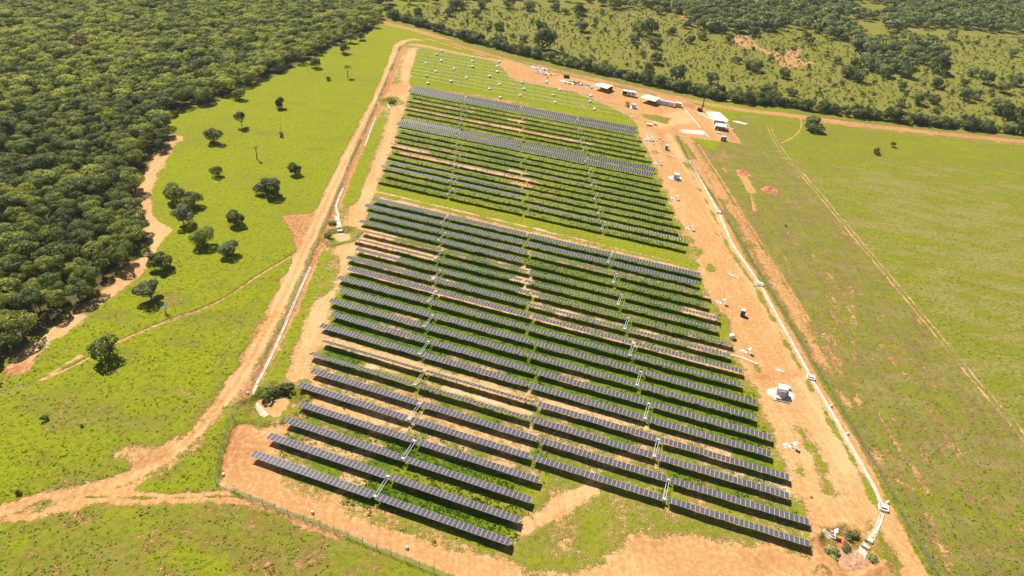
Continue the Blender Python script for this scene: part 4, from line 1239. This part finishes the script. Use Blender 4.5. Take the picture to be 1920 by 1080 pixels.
# ------------------------------------------------------------ trees
def crown_leaves(rng, Rx, Rz, cz, nl, nleaf, leaf, flat=0.35, spread=0.60, lobe=0.46, low=-.35):
    """returns quads (n,4,3) and tint (n)"""
    th = rng.random(nl) * 2 * np.pi
    rr = np.sqrt(rng.random(nl)) * spread
    lc = np.stack([rr * np.cos(th) * Rx, rr * np.sin(th) * Rx, np.zeros(nl)], 1)
    lc[:, 2] = (np.sqrt(np.maximum(0, 1 - rr ** 2)) * rng.uniform(low, .70, nl)) * Rz
    lr = lobe * Rx * rng.uniform(.65, 1.25, nl)
    lt = rng.normal(0, .20, nl)
    k_ = rng.integers(0, nl, int(nleaf * 1.8))
    d = rng.normal(size=(len(k_), 3)); d /= np.linalg.norm(d, axis=1)[:, None]
    d[:, 2] = np.where((d[:, 2] < -.1) & (rng.random(len(k_)) < .7), -d[:, 2], d[:, 2])
    rad = lr[k_] * rng.uniform(.72, 1.06, len(k_))
    p = lc[k_] + d * rad[:, None] * np.array([1, 1, min(1.0, Rz / Rx * 1.1)])
    # drop leaves buried in other lobes
    keep = np.ones(len(k_), bool)
    for j in range(nl):
        q = (p - lc[j]) / (lr[j] * .72)
        keep &= ~((np.einsum('ij,ij->i', q, q) < 1) & (k_ != j))
    p, d, k_ = p[keep][:nleaf], d[keep][:nleaf], k_[keep][:nleaf]
    n = len(p)
    nrm = d + rng.normal(0, .36, (n, 3)); nrm[:, 2] += .2
    nrm /= np.linalg.norm(nrm, axis=1)[:, None]
    a = np.cross(nrm, rng.normal(size=(n, 3))); a /= np.linalg.norm(a, axis=1)[:, None]
    b_ = np.cross(nrm, a)
    s_ = leaf * rng.uniform(.55, 1.25, n)[:, None]
    asp = rng.uniform(.5, .95, n)[:, None]
    q = np.stack([p - a * s_ / 2 - b_ * s_ * asp * .25, p + a * s_ * .1 - b_ * s_ * asp / 2, p + a * s_ / 2 + b_ * s_ * asp * .2, p - a * s_ * .1 + b_ * s_ * asp / 2], 1)
    q[:, :, 2] += cz
    q[:, :, 2] = np.maximum(q[:, :, 2], .12)
    tint = .42 + lt[k_] + rng.normal(0, .14, n)
    return q, tint

def quads_mesh(name, q, tint, mat):
    n = len(q)
    return make_mesh(name, q.reshape(-1, 3), np.arange(n * 4).reshape(n, 4), [mat], tint=np.repeat(tint, 4))

def trunk_mesh(rng, h, r0, Rx, nlimb=4):
    m_ = MB()
    m_.tube((0, 0, -.4), (.05, .05, h * .55), r0, r0 * .7, 7)
    for i in range(nlimb):
        a = 2 * math.pi * i / nlimb + rng.random()
        e = (math.cos(a) * Rx * .55, math.sin(a) * Rx * .55, h * rng.uniform(.75, .95))
        mid = (e[0] * .4, e[1] * .4, h * .66)
        m_.tube((.05, .05, h * .5), mid, r0 * .55, r0 * .4, 5)
        m_.tube(mid, e, r0 * .4, r0 * .15, 5)
    return m_.mesh('trunk', [L_bark])

def variants(n, seed, mat, nleaf=1500, leaf=.075, Rz=.8, cz=1.0, **kw):
    out = []
    for i in range(n):
        rng = np.random.default_rng(seed + i)
        q, tn = crown_leaves(rng, 1.0, Rz * rng.uniform(.9, 1.1), cz, int(rng.integers(9, 16)), nleaf, leaf, **kw)
        out.append((quads_mesh('crown', q, tn, mat), trunk_mesh(rng, cz * 1.1, .055, 1.0)))
    return out
V_forest = variants(7, 100, L_forest, 1900, .13, .60, 1.1)
V_broad = variants(5, 200, L_dark, 2800, .13, .80, .66)
V_olive = variants(5, 300, L_olive, 2300, .14, .76, .66)
V_grey = variants(2, 400, L_grey, 2000, .12, .76, .72, lobe=.40)
V_dark = variants(4, 500, L_dark, 2400, .14, .84, .68)
V_rust = variants(1, 600, L_rust, 1200, .12, .7, 1.3)
V_shrub = [quads_mesh('shrub', *crown_leaves(np.random.default_rng(700 + i), 1.0, .75, .55, 6, 260, .30), L_olive) for i in range(5)]
V_shrubd = [quads_mesh('shrub', *crown_leaves(np.random.default_rng(720 + i), 1.0, .8, .55, 6, 260, .30), L_dark) for i in range(4)]

def tree(name, c, Rr, var, label, cat='tree', group=None, hs=1.0):
    root = empty(name, (c[0], c[1], sample(HH, c)), random.uniform(0, 6.28), label, cat, group)
    root.scale = (Rr, Rr * random.uniform(.9, 1.1), Rr * hs)
    obj('crown', var[0], root); obj('trunk', var[1], root)
    return root

def tree_px(x_, y_, rpx, czf=.66):
    """ground point and radius for a crown seen centred at x_, y_"""
    Rr = 3.0
    for _ in range(5):
        c = G(x_, y_, czf * Rr)
        Rr = rpx / PXM(c, czf * Rr)
    return c, Rr

# solitary trees of the west pasture
WEST = [(447, 179, 12, V_broad, 1, 'round dark tree near the forest edge, far left of the west pasture'),
        (524, 196, 11, V_broad, 1.1, 'small upright dark tree in the upper west pasture'),
        (453, 230, 13, V_grey, 1.5, 'slim conical greyish tree in the west pasture'),
        (400, 257, 17, V_olive, 1, 'airy round green tree with bare trunk in the west pasture'),
        (590, 120, 11, V_broad, 1, 'dark tree on the grass just off the forest edge'),
        (645, 92, 12, V_grey, .9, 'greyish round tree at the top of the west pasture'),
        (658, 72, 12, V_grey, .9, 'grey green tree touching the forest corner, left of a pair'),
        (676, 69, 9, V_grey, .9, 'smaller grey green tree touching the forest corner, right of a pair'),
        (406, 324, 10, V_broad, 1.1, 'little dark tree alone in the middle of the west pasture'),
        (553, 319, 13, V_broad, 1, 'compact dark tree close to the west track'),
        (499, 351, 25, V_olive, .9, 'wide spreading green tree near the bare patch by the track'),
        (328, 368, 20, V_dark, 1, 'dense dark tree, left of the joined pair by the sandy bend'),
        (360, 377, 20, V_dark, .85, 'dense dark tree, right of the joined pair by the sandy bend'),
        (343, 409, 24, V_grey, 1, 'big grey green tree just below the joined dark pair'),
        (443, 411, 18, V_broad, .95, 'round dark tree standing alone below the spreading one'),
        (378, 449, 22, V_broad, .95, 'large dark tree below the big grey green one'),
        (428, 468, 20, V_olive, .9, 'loose green tree with gaps beside the large dark one'),
        (299, 490, 23, V_broad, .95, 'round green tree beside the sandy forest margin'),
        (281, 545, 28, V_grey, .85, 'half bare grey tree with flat crown in the west pasture'),
        (194, 661, 26, V_dark, 1.05, 'dense dark tree alone in the lower west pasture')]
for i, (x_, y_, rp, var, hs, lab) in enumerate(WEST):
    c, Rr = tree_px(x_, y_, rp)
    tree('pasture_tree', c, Rr * 1.1, var[i % len(var)], lab, hs=hs)
# bare small tree
c = G(311, 588); r0 = empty('bare_tree', (c[0], c[1], 0), 0, 'small leafless grey tree right of the half bare one', 'tree')
m_ = MB(); rng = random.Random(4); m_.tube((0, 0, -.2), (0, 0, 1.6), .14, .1, 6); m_.build('trunk', L_bark, r0)
m_ = MB()
for i in range(26):
    a = rng.uniform(0, 6.28); rr = rng.uniform(.8, 2.2)
    m_.tube((0, 0, rng.uniform(.9, 1.6)), (math.cos(a) * rr, math.sin(a) * rr, rng.uniform(1.8, 3.6)), .06, .02, 4)
m_.build('branches', M_ltgrey, r0)
# palms
def palm(px_, py_, h, label, nf=18, fl=2.2):
    c = G(px_, py_); r0 = empty('palm_tree', (c[0], c[1], sample(HH, c)), 0, label, 'palm tree')
    m_ = MB(); m_.tube((0, 0, -.2), (.1, 0, h), .22, .14, 8); m_.build('trunk', L_bark, r0)
    rng = np.random.default_rng(int(px_)); Q = []
    for i in range(nf):
        a = 2 * np.pi * i / nf + rng.uniform(-.2, .2); lift = rng.uniform(-.1, .9)
        pts = []
        for s_ in np.linspace(0, 1, 7):
            r_ = fl * s_; z_ = h + lift * r_ - .42 * r_ * r_ * .7
            pts.append(np.array([.1 + math.cos(a) * r_, math.sin(a) * r_, z_]))
        side = np.array([-math.sin(a), math.cos(a), 0])
        for s_, (p0, p1) in enumerate(zip(pts[:-1], pts[1:])):
            w0 = .42 * (1 - abs(s_ - 2.5) / 4.2)
            for sg in (-1, 1):
                Q.append([p0, p1, p1 + side * sg * w0 - [0, 0, .18], p0 + side * sg * w0 - [0, 0, .18]])
    Q = np.array(Q)
    obj('fronds', quads_mesh('fronds', Q, rng.uniform(.2, .6, len(Q)), L_dark), r0)
palm(652.3, 145.5, 6.2, 'feathery palm tree in the upper west pasture')
palm(482, 299, 5.2, 'thin palm with tiny top in the west pasture', 9, .8)
for (x_, y_, lab) in [(578, 135, 'thin bare post near the forest edge'), (527.5, 250, 'thin short post in the west pasture')]:
    c = G(x_, y_); m_ = MB(); m_.tube((0, 0, -.3), (0, 0, 3.6), .12, .09, 6); m_.tube((0, 0, 3.3), (.5, .1, 3.9), .05, .03, 4)
    put(m_.build('dead_trunk', L_bark, None, (c[0], c[1], 0)), lab, 'dead trunk')
# east field
EASTT = [(1530, 232, 21, V_olive, .85, 'wide round green tree alone below the red road in the east field')]
for (x_, y_, rp, var, hs, lab) in EASTT:
    c, Rr = tree_px(x_, y_, rp); tree('field_tree', c, Rr, var[0], lab, hs=hs)
for (x_, y_, rp, lab) in [(1676, 272, 7, 'small dark shrub in the east field, upper of two'), (1646, 285, 9, 'small dark shrub in the east field, lower of two'), (83, 785, 8, 'small dark bush in the lower west pasture'), (152, 799, 4, 'tiny dark bush right of the bigger one, lower west pasture'),
                          (35, 923, 7, 'pale grey bush near the lower left track'), (616, 147, 6, 'small bushy dead shrub in the upper west pasture'), (527, 253, 6, 'low scrub at the foot of the thin post'), (1473, 423, 3, 'tiny dark bush in the east field'), (1176, 196.5, 5.5, 'reddish brown dead bush beside the yard transformer')]:
    c, Rr = tree_px(x_, y_, rp, .5)
    me = (V_shrub if 'pale' in lab or 'dead' in lab else V_shrubd)[int(x_) % 4]
    if 'reddish' in lab:
        me = quads_mesh('dry_bush', *crown_leaves(np.random.default_rng(9), 1.0, .8, .6, 6, 260, .3), L_rust)
    o = obj('shrub', me, None, (c[0], c[1], 0), (0, 0, random.uniform(0, 6))); o.scale = (Rr, Rr, Rr)
    put(o, lab, 'shrub')
# basin bushes
for (x_, y_, rp, lab) in [(503, 733, 22, 'dark bush on the left inner bank of the round basin'), (530, 726, 20, 'dark bush on the right inner bank of the round basin'), (623, 417, 9, 'dark bush in the middle west basin, upper'), (613, 443, 9, 'dark bush in the middle west basin, lower'), (735, 187, 10, 'dark bush in the small upper basin'),
                          (1562, 1030, 19, 'green bush on the left bank of the southeast pit'), (1590, 1020, 13, 'green bush in the middle of the southeast pit bank'), (1638, 1042, 15, 'green bush right of the southeast spillway'), (1600, 1000, 15, 'yellowish bush above the southeast pit'), (1521, 931, 4, 'little green bush beside the faint trench')]:
    c, Rr = tree_px(x_, y_, rp, .4)
    o = obj('bush', V_shrubd[int(x_) % 4] if 'dark' in lab else V_shrub[int(x_) % 5], None, (c[0], c[1], sample(HH, c) - .2), (0, 0, random.uniform(0, 6))); o.scale = (Rr, Rr, Rr * .7)
    put(o, lab, 'bush')

# scattered scrub trees (photograph x, y, crown radius)
SCR = [(1020, 77, 21, 1), (1015, 47, 11, 1), (935, 48, 10, 1), (843, 22, 10, 1), (892, 23, 10, 1), (783, 24, 8, 1), (1087, 18, 12, 1), (993, 10, 12, 0), (1092, 50, 12, 0), (1115, 48, 5, 0), (1130, 23, 6, 0), (1200, 55, 14, 1), (1222, 52, 15, 1), (1190, 72, 10, 0), (1227, 80, 13, 1), (1232, 110, 13, 1),
       (1217, 127, 10, 1), (1270, 140, 16, 1), (1237, 20, 9, 0), (953, 7, 11, 1), (1153, 7, 12, 1), (983, 72, 8, 0), (915, 53, 6, 0), (1258, 58, 9, 0), (1205, 98, 6, 0), (1287, 47, 8, 1), (1295, 75, 8, 1), (1317, 67, 9, 1), (1367, 72, 8, 1), (1385, 113, 8, 1), (1404, 120, 11, 0), (1418, 122, 15, 0), (1472, 139, 10, 1), (1335, 147, 12, 0),
       (1442, 170, 16, 0), (1487, 173, 9, 1), (1372, 173, 7, 1), (1513, 67, 9, 1), (1520, 78, 7, 1), (1788, 65, 12, 0), (1832, 80, 5, 0), (1900, 98, 9, 0), (1763, 123, 18, 1), (1757, 157, 11, 0), (1825, 135, 11, 0), (1848, 145, 16, 0), (1885, 163, 15, 0), (1908, 152, 12, 1), (1808, 155, 8, 0), (1810, 177, 14, 0), (1833, 178, 11, 0), (1722, 185, 14, 0), (1753, 188, 10, 1),
       (1875, 200, 17, 0), (1900, 213, 18, 1), (1690, 162, 9, 1), (1692, 193, 9, 0), (1593, 133, 16, 0), (1613, 143, 14, 0), (1640, 120, 17, 0), (1660, 132, 15, 0), (1685, 122, 18, 0), (1700, 134, 14, 1), (1655, 100, 14, 0), (1675, 95, 14, 0), (1612, 85, 13, 0), (1630, 78, 13, 0), (1720, 98, 14, 0), (1750, 100, 15, 0), (1740, 84, 12, 0), (1765, 98, 12, 0),
       (1570, 113, 7, 0), (1605, 118, 10, 0), (730, 18, 9, 1), (742, 30, 8, 1), (852, 10, 11, 0), (865, 8, 11, 0), (905, 8, 10, 0), (1040, 12, 10, 0), (1060, 20, 8, 0), (1320, 40, 12, 0), (1340, 50, 12, 0), (1390, 52, 12, 0), (1415, 60, 10, 0), (1580, 60, 12, 0), (1560, 55, 12, 1), (1545, 48, 12, 0)]
SCR.sort()
for i, (x_, y_, rp, dk) in enumerate(SCR):
    c, Rr = tree_px(x_, y_, rp * 1.12, .66)
    var = (V_dark if dk else V_olive)
    tree('scrub_tree', c, Rr, var[i % len(var)], '%s tree in the scrub beyond the red road, %s from the left' % ('dark dense' if dk else 'olive green', ordw(i + 1)), group='scattered trees north of the red road', hs=random.uniform(.8, 1.1))

# hedge trees along the north road
hp = P([(728, 34), (800, 54), (870, 76), (930, 92), (1000, 109), (1060, 124), (1130, 141), (1200, 156), (1262, 170), (1330, 186), (1400, 196), (1460, 200), (1600, 221), (1750, 239), (1930, 256)])
seglen = np.r_[0, np.cumsum(np.linalg.norm(np.diff(hp, axis=0), axis=1))]
s_ = 0; nh = 0
rr = random.Random(21)
while s_ < seglen[-1]:
    q = np.array([np.interp(s_, seglen, hp[:, 0]), np.interp(s_, seglen, hp[:, 1])])
    for lay in range(2):
        Rr = rr.uniform(2.3, 4.2)
        p_ = q + np.array([rr.uniform(-1, 1), rr.uniform(1.0, 3.5) + lay * 4.2])
        if in_view(p_, 30) and (lay == 0 or rr.random() < .75):
            dk = rr.random() < .55
            tree('hedge_tree', p_, Rr, (V_dark if dk else V_olive)[rr.randrange(4)], 'small bushy tree in the hedge line along the red road', group='hedge trees along the red dirt road', hs=rr.uniform(.8, 1.15))
            nh += 1
    s_ += rr.uniform(2.8, 4.6)
print('hedge trees', nh)

# forest
FWp = [tuple(p) for p in FW]
cand = []
rr = random.Random(5)
xmin, xmax = -620, 40; yy = 90
while yy < 1050:
    spc = 5.6 if yy < 520 else 7.2
    xx = xmin + rr.uniform(0, spc)
    while xx < xmax:
        p_ = (xx + rr.uniform(-2.2, 2.2), yy + rr.uniform(-2.2, 2.2))
        if inside(p_, FWp) and in_view(p_, 130):
            cand.append(p_)
        xx += spc
    yy += spc * .87
cand.sort(key=lambda p: p[0] ** 2 + p[1] ** 2)
# the outermost trees along the clearing come forward over their own line
vis = [p for p in cand if in_view(p, 5)]
front = set(vis[:300])
print('forest candidates', len(cand), len(front))
Rmap = {}
for p_ in cand:
    Rmap[p_] = (rr.uniform(2.7, 4.4) if rr.random() < .82 else rr.uniform(4.4, 5.8)) * (1.0 if p_[1] < 520 else 1.2)
n_ = 0
for p_ in vis[:300]:
    Rr = Rmap[p_]
    var = V_forest[rr.randrange(7)]
    if rr.random() < .04: var = V_grey[rr.randrange(2)]
    tree('forest_tree', np.array(p_), Rr, var, 'leafy tree inside the dense forest on the left', group='forest trees nearest the camera', hs=rr.uniform(.95, 1.2) * 3.9 / (Rr * .5 + 1.95))
for (x_, y_, rp) in [(150, 88, 13), (158, 82, 10)]:
    c, Rr = tree_px(x_, y_, rp, 1.0)
    tree('forest_tree', c, Rr * 1.2, V_rust[0], 'rust orange crown in the upper left forest, %s of two' % ('left' if x_ == 150 else 'right'), hs=1.15)
def merged_trees(items, name, label, mat, nleaf, leaf, seed, cz=1.1, Rz=.6, hmean=3.9):
    """items: (x, y, R, tint offset)"""
    base = []
    for i in range(6):
        rng = np.random.default_rng(seed + i)
        base.append(crown_leaves(rng, 1.0, Rz, cz, int(rng.integers(8, 13)), nleaf, leaf))
    Q, Tn = [], []
    rng = np.random.default_rng(seed + 50)
    for (x_, y_, Rr, to) in items:
        q, tn = base[int(rng.integers(0, 6))]
        a = rng.random() * 6.28; ca, sa = math.cos(a), math.sin(a)
        hs = rng.uniform(.9, 1.15) * hmean / (Rr * .5 + hmean * .5)
        X = q[:, :, 0] * ca - q[:, :, 1] * sa; Yv = q[:, :, 0] * sa + q[:, :, 1] * ca
        Q.append(np.stack([X * Rr + x_, Yv * Rr + y_, q[:, :, 2] * Rr * hs], 2).astype(np.float32)); Tn.append(tn + to)
    Q = np.concatenate(Q); Tn = np.concatenate(Tn)
    o = obj(name, quads_mesh(name, Q, Tn, mat))
    return put(o, label, 'woodland', kind='stuff')
items = [(p_[0], p_[1], Rmap[p_], (fbm(np.array([p_[0]]), np.array([p_[1]]), 40, 3)[0] - .5) * .7 + rr.gauss(0, .24)) for p_ in cand if p_ not in front]
print('merged forest', len(items))
merged_trees(items, 'dense_forest', 'dense green forest canopy filling the upper left beyond the nearest trees', L_forest, 620, .22, 900)

# far woodland north east
def region_items(polypx, spc, r0, r1, seed, prob=1.0, mask=None):
    pl = [tuple(p) for p in P(polypx)]
    a = np.array(pl); rr = random.Random(seed); out = []
    yy = a[:, 1].min()
    while yy < a[:, 1].max():
        xx = a[:, 0].min() + rr.uniform(0, spc)
        while xx < a[:, 0].max():
            p_ = (xx + rr.uniform(-.4, .4) * spc, yy + rr.uniform(-.4, .4) * spc)
            if rr.random() < prob and inside(p_, pl) and in_view(p_, 60) and (mask is None or mask(p_)):
                out.append((p_[0], p_[1], rr.uniform(r0, r1), rr.gauss(0, .16)))
            xx += spc
        yy += spc * .87
    return out
WOOD = [(1180, -70), (1200, 10), (1275, 30), (1300, 55), (1345, 62), (1420, 62), (1500, 58), (1540, 72), (1600, 95), (1640, 110), (1700, 108), (1690, 75), (1660, 62), (1760, 55), (1850, 62), (1990, 66), (2100, -70)]
clear = [tuple(p) for p in P([(1600, 5), (1662, 12), (1660, 28), (1606, 28)])]
it = region_items(WOOD, 8.2, 3.4, 6.2, 31, .72, lambda p: not inside(p, clear) and vnoise(np.array([p[0]]), np.array([p[1]]), 45, 2)[0] > .26)
it += region_items([(700, -70), (705, 18), (760, 10), (900, 5), (1050, 2), (1200, 20), (1300, -70)], 10, 3.2, 5.6, 32, .7)
it += region_items([(1560, 75), (1760, 85), (1770, 115), (1700, 140), (1590, 140), (1640, 110)], 9, 3.2, 5.4, 34, .5)
print('far wood', len(it))
merged_trees(it, 'far_woodland', 'distant mixed woodland across the top right of the view', L_olive, 300, .32, 950, .85, .75, 5.0)

# scrub shrubs
rr = random.Random(77)
shr = region_items([(740, 38), (800, 45), (1000, 98), (1200, 148), (1450, 195), (1700, 225), (1930, 250), (1930, 70), (1500, 60), (1250, 20), (760, 8)], 8.0, .7, 2.1, 41, .42)
shr = [s for s in shr if in_view((s[0], s[1]), 0)]
shr.sort(key=lambda s: -s[2] * PXM((s[0], s[1])))
print('shrubs', len(shr))
for i, (x_, y_, Rr, _) in enumerate(shr[:280]):
    me = (V_shrub if rr.random() < .6 else V_shrubd)[rr.randrange(4)]
    o = obj('scrub_bush', me, None, (x_, y_, 0), (0, 0, rr.uniform(0, 6))); o.scale = (Rr, Rr, Rr * rr.uniform(.8, 1.3))
    put(o, 'low bush scattered in the olive scrub beyond the red road', 'bush', 'low bushes scattered over the scrub')
it = [(s[0], s[1], s[2], s[3]) for s in shr[280:]]
it += [(s[0], s[1], s[2], s[3]) for s in region_items([(740, 38), (800, 45), (1000, 98), (1200, 148), (1450, 195), (1700, 225), (1930, 250), (1930, 70), (1500, 60), (1250, 20), (760, 8)], 3.3, .35, 1.15, 43, .5)]
print('small shrubs', len(it))
merged_trees(it, 'scrub_undergrowth', 'fine low undergrowth dotted over the olive scrub', L_olive, 26, .8, 970, .5, .6, .8)

# ------------------------------------------------------------ weeds and grass tufts
def tufts(n, sampler, name, label, hmin, hmax, seed, mat, wd=.5, dmax=.45, keepf=None):
    rng = np.random.default_rng(seed)
    X, Yv = sampler(rng, n)
    d_ = sample_many(D, X, Yv) + (fbm(X, Yv, 5, 6) - .5) * .7 + rng.normal(0, .08, len(X))
    kp = (d_ < dmax)
    if keepf is not None: kp &= keepf(X, Yv)
    X, Yv = X[kp], Yv[kp]
    z = sample_many(HH, X, Yv)
    far = np.clip(1.25 - Yv / 400, .35, 1)
    m = len(X)
    Q = []
    for j in range(3):
        a = rng.random(m) * np.pi
        h = rng.uniform(hmin, hmax, m) * far; w_ = wd * rng.uniform(.5, 1.3, m)
        lx, ly = np.cos(a) * w_ / 2, np.sin(a) * w_ / 2
        tx, ty = rng.normal(0, .25, m) * h, rng.normal(0, .25, m) * h
        ox, oy = rng.normal(0, .18, m), rng.normal(0, .18, m)
        Q.append(np.stack([np.stack([X + ox - lx, Yv + oy - ly, z - .05], 1), np.stack([X + ox + lx, Yv + oy + ly, z - .05], 1),
                           np.stack([X + ox + lx * .55 + tx, Yv + oy + ly * .55 + ty, z + h], 1), np.stack([X + ox - lx * .75 + tx, Yv + oy - ly * .75 + ty, z + h * .9], 1)], 1))
    Q = np.concatenate(Q)
    tn = np.tile(np.clip(.45 + (fbm(X, Yv, 9, 2) - .5) * .9 + rng.normal(0, .13, m), 0, 1.2), 3)
    o = obj(name, quads_mesh(name, Q, tn, mat))
    print(name, len(Q))
    return put(o, label, 'grass', kind='stuff')
def samp_rows(rng, n):
    r_ = rng.integers(0, 43, n)
    rv = np.array([row_v(max(r, 1)) - (ROWP if r == 0 else 0) for r in range(43)])
    ru = np.array([row_u(max(r, 1)) for r in range(43)])
    L = np.where(r_ <= 4, 61, 123)
    u = ru[r_] + rng.random(n) * (L + 2) - 1
    v = rv[r_] + rng.random(n) * ROWP
    return u * E_[0] + v * N_[0], u * E_[1] + v * N_[1]
tufts(42000, samp_rows, 'weeds', 'tall green weeds growing between the panel rows', .10, .42, 1, L_tuft, .5, .42)
def samp_pix(x0, x1, y0, y1):
    def f(rng, n):
        X = rng.uniform(x0, x1, n); Yp = rng.uniform(y0, y1, n)
        q = np.array([G(a, b_) for a, b_ in zip(X, Yp)])
        return q[:, 0], q[:, 1]
    return f
tufts(5000, samp_pix(-20, 620, 440, 1090), 'pasture_grass', 'rough grass tufts over the lower west pasture', .06, .2, 2, L_tuft, .5, .5, lambda X, Yv: sample_many(LI, X, Yv) < .3)
tufts(6000, samp_pix(1380, 1940, 300, 1090), 'field_grass', 'rough grass tufts over the east field', .06, .22, 3, L_tuft, .5, .55, lambda X, Yv: sample_many(CL, X, Yv) != 6)
print('objects', len(S.objects))

# ------------------------------------------------------------ air
HAZE = 0.00007
mh = bpy.data.materials.new('haze_air'); mh.use_nodes = True
t = mh.node_tree
t.nodes.remove(t.nodes['Principled BSDF'])
pv = t.nodes.new('ShaderNodeVolumePrincipled')
pv.inputs['Color'].default_value = (0.86, 0.93, 1.0, 1)
pv.inputs['Density'].default_value = HAZE
pv.inputs['Anisotropy'].default_value = 0.2
t.links.new(pv.outputs[0], t.nodes['Material Output'].inputs['Volume'])
m_ = MB(); m_.box((0, 1500, 62), (18200, 15200, 130))
put(m_.build('haze', mh), kind='stuff')
